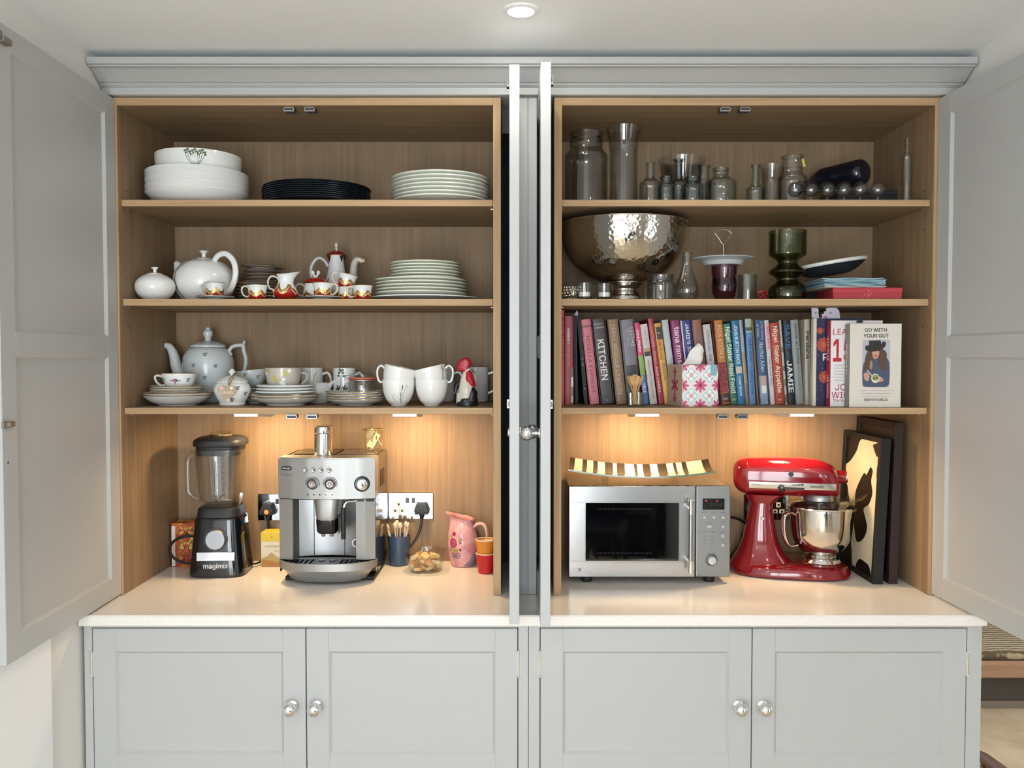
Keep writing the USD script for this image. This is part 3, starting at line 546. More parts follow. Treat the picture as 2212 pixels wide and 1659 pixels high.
# white plates
wl = at(916, .20, S2, 640); IV = mt('dfe3d3', .18)
t = thing('platter', 'wide white platter under the two stacks of plates', 'platter', wl); part(t, 'dish', plate(.160, .012, .6, .0035), WHITE)
wl2 = at(909, .19, S2, 620)
stack(*wl2, 5, .134, .0165, .0095, IV, '', 'cream plates on the white platter', .6, z0=.0085, t=.0038, lab=[nth(i, 5, 'larger cream plate') + ' on the wide white platter' for i in range(5)])
wl3 = at(919, .19, S2, 590)
stack(*wl3, 6, .1025, .0135, .0087, IV, '', 'small cream plates above the larger ones', .6, z0=.0085+4*.0095+.009, t=.0036, lab=[nth(i, 6, 'small cream side plate') + ' on the larger cream plates' for i in range(6)])
# ------------------------------------------------------------------ left cabinet, third shelf
t = thing('china_teapot', 'pale china teapot with small grey flowers and ball lid', 'teapot', at(450, .306, S3, 800))
CP = spl([(.046, 0), (.053, .006), (.062, .030), (.073, .075), (.0765, .110), (.073, .140), (.062, .161), (.052, .168)], 4).tolist()
part(t, 'body', lathe([(0, 0)] + CP + [(0, .1685)], 52), PALE)
part(t, 'lid', lathe(spl([(.0505, .169), (.053, .172), (.050, .178), (.030, .186), (.010, .190)], 3).tolist() + [(.0085, .196), (.009, .199), (.0135, .206), (.0145, .213), (.0125, .220), (.007, .224), (.0065, .227), (.0085, .2285), (.0065, .231), (0, .232)], 44, lobes=14, amp=.02), PALE)
part(t, 'spout', tube(spl([(-.055, 0, .060), (-.080, 0, .075), (-.098, 0, .110), (-.106, 0, .145), (-.118, 0, .170), (-.131, 0, .176), (-.138, 0, .177)], 5), np.r_[np.linspace(.023, .0098, 24), np.linspace(.0095, .0055, 7)], 16), PALE)
part(t, 'handle', cat(handle([(.064, 0, .142), (.066, 0, .160), (.076, 0, .172), (.095, 0, .176), (.108, 0, .174), (.110, 0, .160), (.116, 0, .135), (.114, 0, .108), (.104, 0, .080), (.088, 0, .062), (.066, 0, .058)], .0058), handle([(.104, 0, .172), (.110, 0, .180), (.113, 0, .190)], .0038), handle([(.066, 0, .158), (.070, 0, .148), (.072, 0, .152)], .0045)), PALE)
fl_ = so.unary_union([ell(-.003, .002, .0036, .0022, 30), ell(.003, .003, .0034, .002, -25), ell(.001, -.003, .0034, .002, 80), ell(-.003, -.003, .0026, .0018, 10)])
part(t, 'flower_sprig', cat([wrap(flat(sa.translate(fl_, 0, z)), rf(CP), a, e=.004) for a, z in ((-.95, .128), (-.24, .115), (.22, .148), (.20, .078), (.62, .113), (-.6, .06), (.75, .05))]), GREYFL, label='small grey painted flowers')
TEAP = mt('dadcda', .16)
# cup and plates at the left
cx_ = at(383, .145, S3, 850)
stack(*at(386, .145, S3, 860), 2, .096, .0285, .0068, TEAP, '', 'two larger plates under the saucers at the left', .55, rim=GOLD, name='soup_plate', lab=['lower gold-rimmed plate under the flowered teacup', 'upper gold-rimmed plate under the flowered teacup'])
stack(*cx_, 3, .075, .018, .0066, TEAP, '', 'saucers under the flowered teacup', .5, z0=.0235, rim=GOLD, name='saucer', category='saucer', lab=[nth(i, 3, 'gold-rimmed saucer') + ' under the flowered teacup' for i in range(3)])
t = thing('teacup', 'flowered white teacup with gold rim and angular handle on saucers', 'cup', (X(387, .145, 820), .145, S3+.0462), 0)
TC = spl([(.022, .002), (.032, .006), (.041, .018), (.047, .034), (.0495, .046)], 4).tolist()
part(t, 'bowl', shell(TC, .0022, 44), WHITE); part(t, 'rim', ring(.0485, .0462, .001), GOLD)
part(t, 'handle', handle([(-.044, 0, .034), (-.060, 0, .040), (-.070, 0, .036), (-.066, 0, .022), (-.054, 0, .012), (-.040, 0, .012)], .0032), WHITE)
fl2 = so.unary_union([ell(-.004, .001, .004, .004), ell(-.001, -.004, .003, .003)]); fl3 = so.unary_union([ell(.004, .001, .0036, .0036), ell(.001, .004, .002, .002)]); fl4 = so.unary_union([ell(-.011, .001, .004, .0013, -20), ell(.011, 0, .004, .0013, 25), ell(0, -.008, .0013, .003)])
for nm, g, mm in (('pink_flower', fl2, PINKFL), ('blue_flower', fl3, BLUEFL), ('leaf_motif', fl4, mt('6f7f78', .4))): part(t, nm, wrap(flat(sa.translate(g, 0, .026)), rf(TC), .12, e=.004), mm)
part(t, 'flower_sprig', cat([wrap(flat(sa.translate(fl_, 0, .028)), rf(TC), a, e=.004) for a in (-.75, .95)]), GREYFL)
# lidded sugar bowl with heart
t = thing('china_sugar_bowl', 'small white china sugar bowl with scalloped lid and heart tag', 'bowl', at(502, .135, S3, 850))
SBw = spl([(.034, 0), (.037, .004), (.037, .010), (.046, .026), (.0525, .044), (.049, .058), (.044, .064)], 4).tolist()
part(t, 'body', lathe([(0, 0)] + SBw + [(0, .064)], 44, lobes=8, amp=.012), WHITE)
part(t, 'lid', lathe([(0, .064), (.043, .0645), (.0445, .067), (.040, .073), (.020, .084), (.006, .087), (.006, .090), (.0095, .095), (.009, .100), (.005, .103), (.006, .105), (0, .107)], 44, lobes=14, amp=.018), WHITE)
part(t, 'flower_sprig', cat([wrap(flat(sa.translate(fl_, 0, z)), rf(SBw), a, e=.004) for a, z in ((.62, .052), (.3, .018), (1.1, .035))]), GREYFL)
hc = at(487, .06, S3+.038, 845)
t = thing('heart_tag', 'beige heart tag with white lettering hanging on the china sugar bowl', 'tag', (hc[0], .0735, S3+.012), 8)
hp = sg.Polygon([(.0016*16*math.sin(a)**3, .0016*(13*math.cos(a)-5*math.cos(2*a)-2*math.cos(3*a)-math.cos(4*a))) for a in np.linspace(0, 2*PI, 60)[:-1]]).buffer(0)
part(t, 'heart', front(prism(hp, .003), (0, 0, .0285)), mt('b5a183', .6)); 
part(t, 'lettering', front(centred(txt('Lovely', .0085, .0004)), (0, -.003, .0275)), mt('ece4d6', .5))
for u, v, col in ((-.014, .040, 'e0b9ae'), (.004, .006, 'ddc1b4')): part(t, 'flower', front(flat(petals(6, .006, .004)), (u, -.003, v)), mt(col, .5))
part(t, 'button', front(tf(cyl(.0042, .0015, 16, .0003)), (.013, -.003, .040)), mt('f2efe8', .4))
part(t, 'ribbon', cat(handle([(.004, -.001, .046), (.010, -.002, .058), (.018, .012, .076), (.014, .050, .081)], .0016, 2.2), handle([(.004, -.001, .046), (.005, -.002, .062), (.016, .014, .079), (.020, .050, .082)], .0014, 2.0)), mt('a48f6c', .6))
# cup on plates behind, daisy cup on plates
bb = at(548, .252, S3, 820)
stack(*bb, 4, .038, .010, .0115, TEAP, '', 'plates behind the china sugar bowl', .55, name='saucer', category='saucer', lab=[nth(i, 4, 'pale saucer') + ' behind the china sugar bowl' for i in range(4)])
t = thing('tilted_cup', 'pale grey flowered cup leaning behind the china sugar bowl', 'cup', (bb[0]-.004, bb[1], S3+.048), 0, ry=-6)
TC2 = spl([(.020, 0), (.034, .010), (.045, .030), (.049, .052)], 4).tolist(); part(t, 'bowl', shell(TC2, .0022, 40), PALE);
part(t, 'flower_sprig', cat([wrap(flat(sa.translate(fl_, 0, z)), rf(TC2), a, e=.004) for a, z in ((-.05, .040), (.75, .030), (-.9, .036))]), mt('9a8d5e', .4))
dd = at(617, .15, S3, 850)
stack(*dd, 2, .098, .022, .0085, TEAP, '', 'two larger plates under the daisy cup', .55, rim=GOLD, name='tea_plate', lab=['lower larger plate under the grey daisy cup', 'upper larger plate under the grey daisy cup'])
stack(*dd, 3, .083, .016, .0088, mt('e3e6e4', .15), '', 'side plates directly under the daisy cup', .5, z0=.0225, t=.004, name='side_plate', lab=[nth(i, 3, 'white side plate') + ' under the grey daisy cup' for i in range(3)])
t = thing('daisy_cup', 'warm grey cup with white and yellow daisies on a plate stack', 'cup', (X(612, .15, 810), .15, S3+.0475))
DC = spl([(.026, 0), (.036, .004), (.045, .016), (.0495, .036), (.0515, .061)], 4).tolist(); part(t, 'bowl', shell(DC, .0026, 44), mt('c2bcb2', .14))
da = petals(7, .0062, .0045)
part(t, 'white_daisies', cat([wrap(flat(sa.translate(da, 0, z)), rf(DC), a, e=.004) for a, z in ((.6, .053), (.28, .028), (.14, .018), (.30, .014), (-.9, .045))]), mt('f2f1ec', .3))
part(t, 'yellow_daisies', cat([wrap(flat(sa.translate(da, 0, z)), rf(DC), a, e=.004) for a, z in ((-.75, .052), (.36, .045), (-.2, .026), (-.28, .036))]), YELFL)
part(t, 'handle', handle([(.047, .012, .046), (.062, .02, .044), (.064, .02, .028), (.050, .012, .014)], .0034), mt('c2bcb2', .14))
# mugs at the back
MUG = [(.030, 0), (.0335, .002), (.0345, .008), (.0345, .106)]
def mug(label, px, Y, R=1.0, hs=1, material=WHITE, h=1.0, rz=0):
    t = thing('mug', label, 'mug', at(px, Y, S3, 820), rz)
    P_ = [(r*R, z*h) for r, z in MUG]; part(t, 'body', shell(P_, .0032, 40), material)
    part(t, 'handle', handle([(hs*.033*R, 0, .086*h), (hs*.050*R, 0, .090*h), (hs*.060*R, 0, .072*h), (hs*.056*R, 0, .042*h), (hs*.033*R, 0, .026*h)], .0042), material); return t, P_
t, P_ = mug('white mug with thin reeds and a right handle behind the plates', 674, .350, .99)
part(t, 'reed_motif', cat([wrap(flat(stroke(q, .0012)), rf(P_), 0, e=.005) for q in ([(-.004, .095), (-.008, .075), (-.002, .045)], [(.022, .092), (.012, .075), (.010, .045)])]), mt('6b6f58', .5))
t = thing('spouted_pot', 'plain white pot with a pointed spout beside the plate stack', 'pot', at(687, .272, S3, 850))
m = lathe([(0, 0)] + spl([(.026, 0), (.036, .012), (.040, .032), (.036, .052), (.030, .062)], 4).tolist() + [(0, .063)], 40)
part(t, 'body', m, WHITE); part(t, 'spout', hull([(.022, -.018, .052), (.022, .018, .052), (.026, -.016, .022), (.026, .016, .022), (.052, -.004, .071), (.052, .004, .071), (.050, 0, .064), (.028, 0, .060)]), WHITE, 60)
t, P_ = mug('white mug printed with a green bulb plant', 744, .29, .98)
lf = [stroke([(0, .028), (s*.008, .036), (s*w, h)], .0042) for s, w, h in ((-1, .018, .044), (1, .018, .046), (-1, .013, .052), (1, .012, .054), (-1, .005, .050), (1, .006, .048))]
part(t, 'leaf_motif', cat([wrap(flat(g), rf(P_), -.1, e=.005) for g in lf]), DGREEN, label='green printed leaves')
part(t, 'flower_motif', cat([wrap(flat(stroke([(0, .03), (-.001, .06), (0, .084)], .0014)), rf(P_), -.1, e=.005)] + [wrap(flat(ell(u, v, .0036, .0042, r)), rf(P_), -.1, e=.005) for u, v, r in ((0, .097, 0), (-.006, .092, 40), (.006, .091, -40), (-.009, .083, 60), (.008, .082, -60), (-.004, .101, 0), (.005, .100, 0))]), mt('5f7066', .5))
# clip jar on plates
jj = at(769, .155, S3, 860)
stack(*jj, 4, .087, .017, .0072, TEAP, '', 'plates under the clip jar', .55, rim=GOLD, name='tea_plate', lab=[nth(i, 4, 'gold-rimmed plate') + ' under the clip-top jar' for i in range(4)], lobes=12, amp=.012, zfrom=.014)
t = thing('clip_jar', 'low clip-top glass jar with orange rubber seal on plates', 'jar', (X(783, .155, 830), .155, S3+.0285))
part(t, 'body', shell([(.034, 0), (.040, .002), (.042, .010), (.042, .036), (.038, .043), (.0375, .047)], .003, 40), CLEAR); part(t, 'seal', lathe([(.034, .047), (.040, .047), (.0415, .049), (.040, .0515), (.034, .0515), (.034, .047)], 36), mt('d8684a', .5), label='orange rubber ring')
part(t, 'lid', lathe([(0, .0525), (.037, .0520), (.039, .0555), (.036, .062), (.026, .0655), (.024, .063), (0, .063)], 36), AQUA); part(t, 'wire_clip', cat(handle([(-.036, -.014, .058), (-.047, -.010, .056), (-.050, -.006, .046), (-.045, -.006, .040), (-.049, -.006, .034), (-.041, -.012, .036)], .0011, m=6), tube([(x, y, .0445) for x, y in zip(.0395*np.cos(np.linspace(0, 2*PI, 30)), .0395*np.sin(np.linspace(0, 2*PI, 30)))], .0011, 6)), STEEL)
# white cups, two stacked pairs
WC = spl([(.020, .0), (.0225, .004), (.034, .016), (.0425, .036), (.0460, .058), (.0466, .076)], 4).tolist()
def wcup(label, loc, ry=0, rz=0):
    t = thing('white_cup', label, 'cup', loc, rz, 'stacked white bowl cups', ry=ry); part(t, 'bowl', shell(WC, .0024, 48, foot=.0), WHITE)
    part(t, 'handle', handle([(-.0445, 0, .062), (-.056, 0, .068), (-.064, 0, .056), (-.060, 0, .036), (-.050, 0, .022), (-.040, 0, .024)], .0032, 1.3), WHITE); return t
reed = [stroke([(-.014, .034), (-.018, .026), (-.010, .016)], .0009), stroke([(.004, .010), (.004, .030), (.008, .046)], .0010), stroke([(.006, .012), (.012, .040), (.021, .058), (.024, .054)], .0009), ell(.0085, .054, .0018, .0075, -8), stroke([(.003, .040), (.004, .028), (.002, .018)], .0013)]
l1, l2 = at(861, .11, S3, 850), at(932.5, .11, S3, 850)
t = wcup('lower white cup with wheat motif in the left stacked pair', l1, 0, -100); part(t, 'wheat_motif', cat([wrap(flat(g), rf(WC), math.radians(110), e=.004) for g in reed]), mt('69704e', .5), label='painted wheat stalks')
wcup('tilted upper white cup with handle pointing left', (l1[0]-.010, l1[1], S3+.0365), 13)
wcup('lower plain white cup in the right stacked pair', l2, 0, -110)
t = wcup('tilted upper white cup with handle pointing right', (l2[0]+.010, l2[1], S3+.0365), 13, 180)
part(t, 'wheat_motif', cat([wrap(flat(sa.translate(g, 0, .012)), rf(WC), PI+.75, e=.004) for g in reed[1:4]]), mt('69704e', .5))
# ------------------------------------------------------------------ third shelf, right end
mug('white mug in painted shade behind the cups, left of the rooster', 957, .33, 1.0, 1, mt('d3d3d3', .18), 1.02)  # both mugs are white, their grey is shade put into the colour
mug('white mug in painted shade with right handle behind the rooster', 1026, .32, 1.2, 1, mt('d3d3d3', .18), 1.02)
t = thing('rooster_jug', 'painted rooster figure with red comb and black breast', 'rooster', at(1010, .11, S3, 850))
part(t, 'body', fuse([[((-.004, 0, .022), .022), ((-.002, 0, .048), .0235), ((-.006, 0, .072), .0155), ((-.001, 0, .092), .0125), ((.002, 0, .098), .0115)], [((-.004, 0, .022), .022), ((.008, 0, .020), .020)], [((-.018, 0, .030), .014), ((-.022, 0, .012), .011)]], .004, 6), mt('d9d4c4', .2))
part(t, 'breast', fuse([[((.010, -.006, .016), .0165), ((.014, -.006, .036), .015), ((.010, -.008, .048), .010)], [((-.006, -.010, .014), .0145), ((.014, -.006, .016), .0165)]], .004, 4), mt('191b1f', .25), label='glossy black breast')
part(t, 'base', lathe([(0, 0), (.030, 0), (.031, .003), (.029, .012), (0, .013)], 32), mt('1d1f22', .3))
sp = [(-.030, .112), (-.027, .124), (-.019, .131), (-.010, .135), (-.003, .137), (.004, .135), (.009, .129), (.010, .120)]
part(t, 'comb', fuse([[((-.006, 0, .103), .009), ((x*.6-.004, 0, z*.75+.028), .0075), ((x, 0, z), .0022)] for x, z in sp] + [[((-.014, 0, .106), .008), ((-.028, 0, .104), .004)]], .003, 3), mt('b3202e', .3), label='spiky red comb')
part(t, 'wattle', fuse([[((.004, -.006, .092), .010), ((.006, -.008, .078), .0125), ((.012, -.008, .066), .0105), ((.018, -.006, .060), .006)], [((-.004, -.006, .086), .007), ((.002, -.008, .074), .009)]], .003, 4), mt('b81f2d', .22), label='red face and wattles')
part(t, 'beak', fuse([[((.010, -.003, .100), .0055), ((.0195, -.003, .097), .003), ((.022, -.003, .092), .0012)]], .002, 2), mt('6a6d6a', .3)); part(t, 'eye', blob((.006, -.0128, .100), .0022), mt('111111', .2))
part(t, 'handle', handle([(-.014, .004, .066), (-.028, .006, .062), (-.034, .006, .044), (-.027, .004, .024)], .0042), mt('1b1d20', .25))
# ------------------------------------------------------------------ worktop, left
t = thing('blender', 'black jug blender with silver dial and glass goblet', 'blender', at(480, .262, ZC, 1180), 3)
base = loft([(0, 0, 0, .078, .080, 5), (0, 0, .003, .0825, .0845, 5), (0, 0, .012, .083, .085, 5), (0, 0, .05, .080, .082, 4.6), (0, 0, .11, .0745, .0765, 4.4), (0, 0, .168, .069, .071, 4.4), (0, 0, .174, .066, .068, 4.4)], 72)
part(t, 'base', base, mt('0b0f17', .10, coat_weight=.4)); part(t, 'collar', loft([(0, 0, .173, .062, .064, 4.5), (0, 0, .176, .064, .066, 4.5), (0, 0, .197, .061, .063, 4.5), (0, 0, .203, .058, .060, 4.5)], 60), mt('1a1d22', .5))
yb_ = lambda z: -(.085 - .085*max(0, z-.012)*.9/.16*.16) 
yf = lambda z: -float(np.interp(z, [.012, .05, .11, .168], [.085, .082, .0765, .071]))
sl = 4.8
part(t, 'dial', tf(tf(lathe([(0, 0), (.031, 0), (.031, .003), (.029, .012), (.0275, .0135), (0, .0135)], 48), rx=90-sl), (.004, yf(.113)+.001, .113)), mt('9a9c9e', .42, .9), label='brushed silver dial')
part(t, 'dial_ring', tf(tf(lathe([(.0305, 0), (.0345, 0), (.0345, .002), (.0305, .002), (.0305, 0)], 48), rx=90-sl), (.004, yf(.113), .113)), mt('2a2d31', .3))
part(t, 'switch_plate', tf(tf(box(-.056, .056, -.013, .013, 0, .0035, .001), rx=90-sl), (.004, yf(.064)-.0002, .064)), mt('dfe3e6', .08, 1.0), label='chrome switch plate')
part(t, 'lettering', tf(tf(centred(txt('magimix', .0135, .0006, True)), rx=90-sl), (.004, yf(.034)-.0008, .034)), mt('dcdfe2', .4), label='silver brand lettering')
J = [(0, 0, .203, .050, .050, 4), (0, 0, .206, .056, .056, 4), (0, 0, .222, .060, .060, 4), (0, 0, .300, .0655, .0655, 4), (0, 0, .366, .0705, .0705, 4), (0, 0, .371, .0725, .0725, 4), (0, 0, .376, .0725, .0725, 4)]
Ji = [(0, 0, .376, .068, .068, 4), (0, 0, .362, .0665, .0665, 4), (0, 0, .300, .0615, .0615, 4), (0, 0, .225, .056, .056, 4), (0, 0, .214, .045, .045, 3)]
part(t, 'goblet', loft(J + Ji, 60), CLEAR); part(t, 'goblet_handle', tube(spl([(-.062, 0, .352), (-.080, 0, .358), (-.098, 0, .345), (-.101, 0, .315), (-.101, 0, .270), (-.098, 0, .242), (-.080, 0, .226), (-.060, 0, .224)], 6), .0085, 14), CLEAR, label='clear glass handle')
part(t, 'glass_rib', cat([box(-.003, .003, -.0635, -.0585, .222, .345, .002)]), CLEAR); part(t, 'glass_rib', box(.060, .0645, -.02, -.013, .222, .30, .002), CLEAR)
part(t, 'measure_marks', cat([box(.020, .020+w, -.0640-.0008*j, -.0636-.0008*j, .242+.017*j, .2432+.017*j, 0) for j, w in enumerate((.008, .005, .008, .005, .008, .005))]), mt('3a3a3a', .5), kind='stuff')
part(t, 'blade', cat([tf(box(-.030, .030, -.005, .005, 0, .0018, .0006), (0, 0, .222+.006*k), rz=90*k, ry=8-16*k) for k in (0, 1)]), STEEL)
part(t, 'lid', loft([(0, 0, .360, .064, .064, 4), (0, 0, .386, .066, .066, 4), (0, 0, .388, .073, .073, 3.6), (0, 0, .396, .0755, .0755, 3.6), (0, 0, .406, .073, .073, 3.4), (0, 0, .413, .062, .062, 3), (0, 0, .416, .045, .045, 2.6)], 60), mt('1d2024', .45))
part(t, 'cap', lathe([(0, .414), (.032, .414), (.033, .417), (.032, .424), (.028, .428), (0, .429)], 36), CLEAR, label='clear stopper cap'); part(t, 'cap_rim', ring(.031, .419, .0024), mt('8d7a55', .3, .5))
part(t, 'cable', tube(spl([(-.070, .03, .10), (-.110, .02, .105), (-.148, .015, .092), (-.162, .012, .065), (-.145, .012, .036), (-.105, .02, .020), (-.070, .03, .024)], 8), .0042, 8), BLACK)
part(t, 'power_cord', tube(spl([(.072, .04, .012), (.090, .05, .010), (.100, .075, .012), (.112, .100, .022)], 6), .0028, 8), BLACK)
# tea boxes
def carton(name, label, cx, cy, w, d, h, mat_, rz=0):
    t = thing(name, label, 'box', (cx, cy, ZC), rz); part(t, 'carton', box(-w/2, w/2, -d/2, d/2, 0, h, .0008), mat_); return t
k = K(.312)
FLOR = nodes('floral_card', {'t': ('texture_coordinate', {}), 'v': ('voronoi_texture', {'scale': 55.0}), 'r': ('rgb_ramp', {'interpolate': False, 'ramp': [(0.0, c('c8672c')), (0.35, c('b5562c')), (0.5, c('8d4a34')), (0.62, c('d39a3a')), (0.78, c('a8472c'))]}), 's': ('separate_xyz', {}), 'p': ('principled_bsdf', {'roughness': .4})}, [('t.object', 'v.vector'), ('v.color', 's.vector'), ('s.x', 'r.fac'), ('r.color', 'p.base_color')], 'p.BSDF')
t = carton('tea_box', 'orange floral tea box behind the blender in the corner', X(397, .312, 1180), .345, .078, .06, .137, FLOR)
part(t, 'white_edge', front(flat(poly((-.039, .002), (-.028, .002), (-.027, .128), (-.039, .128))), (0, -.0302, 0)), mt('e6ddd4', .5))
for s_ in (1, -1):
    f_ = []
    part(t, 'yellow_petals', front(flat(so.unary_union([ell(s_*x, z, .009, .0045, s_*r) for x, z, r in ((.010, .121, 30), (.014, .107, -35), (.010, .072, -25), (.012, .060, 20), (.016, .084, 60))])), (.006, -.0302, 0)), mt('d9b552', .5))
part(t, 'dark_stems', front(flat(so.unary_union([stroke(q, .0022) for q in ([(-.006, .128), (0, .112), (.006, .100)], [(.018, .128), (.010, .112), (.005, .100)], [(-.012, .085), (.000, .060), (-.012, .040)], [(.024, .085), (.012, .060), (.024, .040)], [(0, .046), (.006, .038), (.012, .030)], [(.012, .046), (.006, .038), (0, .030)])])), (.001, -.0304, 0)), mt('4a3a26', .6))
part(t, 'red_petals', front(flat(so.unary_union([ell(.006+s*.008, .028+q*.006, .007, .0042, s*q*35) for s in (-1, 1) for q in (-1, 1)])), (0, -.0303, 0)), mt('a52a22', .5))
t = carton('tea_box', 'yellow and cream tea box between the blender and coffee machine', X(597, .312, 1180), .345, 68*k, .062, .107, mt('d9d4c2', .5))
part(t, 'yellow_band', box(-34*k-.0004, 34*k+.0004, -.0314, .0314, .080, .1075, .0004), mt('d7bf3a', .45)); part(t, 'lettering', front(txt('Lemongrass', .0062, .0003, False, .058), (-.0385, -.0313, .0625)), mt('8d897c', .5)); part(t, 'lettering', front(txt('& ginger', .0042, .0003), (-.006, -.0313, .049)), mt('a5a192', .5))
part(t, 'hill_motif', front(flat(poly((-.047, .012), (-.047, .026), (-.030, .033), (-.016, .046), (0, .032), (.014, .027), (.047, .024), (.047, .010), (.01, .014), (-.02, .013))), (0, -.0313, 0)), mt('b0a06a', .5)); part(t, 'hill_motif', front(flat(poly((-.047, .001), (-.047, .022), (-.020, .020), (.02, .012), (.047, .018), (.047, .001))), (0, -.0316, 0)), mt('a9783f', .5)); part(t, 'logo', front(flat(ell(-.014, .094, .0016, .0032)), (0, -.0317, 0)), mt('8b6d1f', .5))
# espresso machine
SILV = nodes('silver_plastic', {'t': ('texture_coordinate', {}), 'n': ('noise_texture', {'scale': 900, 'detail': 1}), 'b': ('bump', {'strength': .05, 'distance': .0005}), 'p': ('principled_bsdf', {'base_color': (.37, .37, .36), 'metallic': .8, 'roughness': .42})}, [('t.object', 'n.vector'), ('n.fac', 'b.height'), ('b.normal', 'p.normal')], 'p.BSDF')
SILD = mt((.36, .37, .38), .38, .85); SIDE = mt('2e2823', .12, .25, coat_weight=.3)
t = thing('coffee_machine', 'silver bean-to-cup coffee machine with black drip tray', 'coffee machine', (-.5365, .245, ZC))
part(t, 'body', box(-.138, .138, -.055, .130, .012, .362, .006), SIDE, label='dark glossy housing')
part(t, 'side_skin', box(.1383, .1398, -.108, .130, .030, .362, .0006), SIDE); part(t, 'side_skin', box(-.1398, -.1383, -.108, .130, .030, .362, .0006), SIDE)
part(t, 'base', box(-.130, .130, -.09, .126, .0, .0118, .002), RUBBER)
def fy(x): # plan of the curved front
    return -.122 - (.0 if abs(x) > .14 else 0) - float(np.interp(x, [-.14, -.10, -.05, 0, .05, .09, .10, .14], [-.003, .007, .0155, .018, .0155, .009, .008, -.001]))
xs = np.linspace(-.14, .14, 29)
plan = [(x, fy(x)) for x in xs] + [(.14, -.056), (-.14, -.056)]
up = cat(tf(prism(sg.Polygon(plan), .115), (0, 0, .247)), tf(prism(sg.Polygon(plan).buffer(-.003), .0035), (0, 0, .362)))
part(t, 'control_panel', up, SILV, 20); part(t, 'panel_seam', tf(prism(sg.Polygon(plan).buffer(-.004), .003), (0, 0, .2442)), BLACK)
col = lambda xa, xb, ins: sg.Polygon([(x, fy(x)+.006) for x in np.linspace(xa, xb, 8)] + [(xb, ins), (xa, ins)])
part(t, 'front_column', tf(prism(col(-.139, -.098, -.058), .176), (0, 0, .068)), SILV, 20)
rc = [(.084, -.118), (.0855, -.06), (.139, -.06), (.139, -.112), (.112, -.122)]
part(t, 'front_column', tf(prism(sg.Polygon(rc), .176), (0, 0, .068)), SILV, 20)
part(t, 'wand_recess', box(.078, .136, -.1215, -.105, .2375, .2442, .001), BLACK)
nic = [(-.0975, -.100), (-.09, -.080), (-.05, -.066), (0, -.062), (.05, -.066), (.082, -.078), (.084, -.05), (-.0975, -.05)]
part(t, 'niche_panel', tf(prism(sg.Polygon(nic), .176), (0, 0, .068)), SILD, 20)
for x in (-.049, .041): part(t, 'niche_seam', box(x-.0008, x+.0008, -.0685, -.063, .069, .243, 0), BLACK)
part(t, 'spout_block', loft([(0, -.098, .184, .031, .036, 3.2), (0, -.098, .200, .0345, .039, 3.2), (0, -.094, .230, .0375, .042, 3.4), (0, -.092, .2455, .0385, .044, 3.4)], 44), SILV)
part(t, 'spout_head', loft([(0, -.100, .144, .026, .026, 3.5), (0, -.099, .150, .031, .032, 3.5), (0, -.098, .184, .034, .036, 3.2), (0, -.097, .196, .030, .034, 3)], 44), BLACKG)
part(t, 'spout_guard', box(.0345, .038, -.128, -.075, .146, .196, .001), mt('15171a', .15))
for x in (-.012, .012): part(t, 'nozzle', tf(lathe([(0, 0), (.0045, 0), (.006, .004), (.0062, .016), (0, .016)], 18), (x, -.112, .134)), mt('8d8f92', .3, .7))
part(t, 'steam_wand', tube([(.051, -.136, .222), (.051, -.137, .200), (.051, -.137, .16), (.051, -.136, .132)], [.0066, .0072, .0072, .0066], 16), BLACK); part(t, 'steam_pipe', tube(spl([(.100, -.112, .240), (.075, -.124, .240), (.058, -.132, .236), (.052, -.136, .222)], 6), .0035, 10), CHROME)
part(t, 'round_port', tf(lathe([(.010, 0), (.0125, 0), (.0125, .003), (.010, .003), (.010, 0)], 28), (.078, -.079, .108), rx=90), mt((.5, .5, .5), .3, .8))
tray = [(-.140, -.085)] + [(-.141*math.cos(a), -.098-.074*math.sin(a)**.8 if math.sin(a) > 0 else -.098) for a in np.linspace(0, PI, 41)] + [(.140, -.085)]
TP_ = sg.Polygon(tray).buffer(.0005)
part(t, 'drip_tray', cat(tf(prism(TP_.difference(TP_.buffer(-.008)), .0195), (0, 0, .0465)), tf(prism(TP_.buffer(-.001), .012), (0, 0, .0455)), tf(prism(TP_.buffer(-.002), .002), (0, 0, .044))), SILV, 25, label='silver drip tray rim')
us = [(s*1.0, z) for s, z in ()]
part(t, 'tray_underside', loft([(0, -.085, .006, .100, .055, 2.4), (0, -.085, .012, .112, .068, 2.4), (0, -.085, .030, .124, .078, 2.5), (0, -.085, .0445, .130, .084, 2.6)], 56), SILD)
gr = TP_.buffer(-.0085); part(t, 'drip_grid', tf(prism(gr.difference(so.unary_union([sg.box(-.118+.0145*i, -.170, -.1115+.0145*i, -.106) for i in range(17) if abs(i-8) > 2])), .004), (0, 0, .061)), mt('202327', .35), 25)
for x in (-.016, .016): part(t, 'drip_hole', tf(cyl(.010, .0012, 24, .0003), (x, -.118, .0652)), BLACKG)
def onf(m, x, z, d=0.0): # put a mesh (drawn in xy, facing +z) on the curved panel
    sx_ = (fy(x+.003)-fy(x-.003))/.006
    return tf(tf(m, rx=90), (x, fy(x)-d, z), rz=math.degrees(math.atan(sx_)))
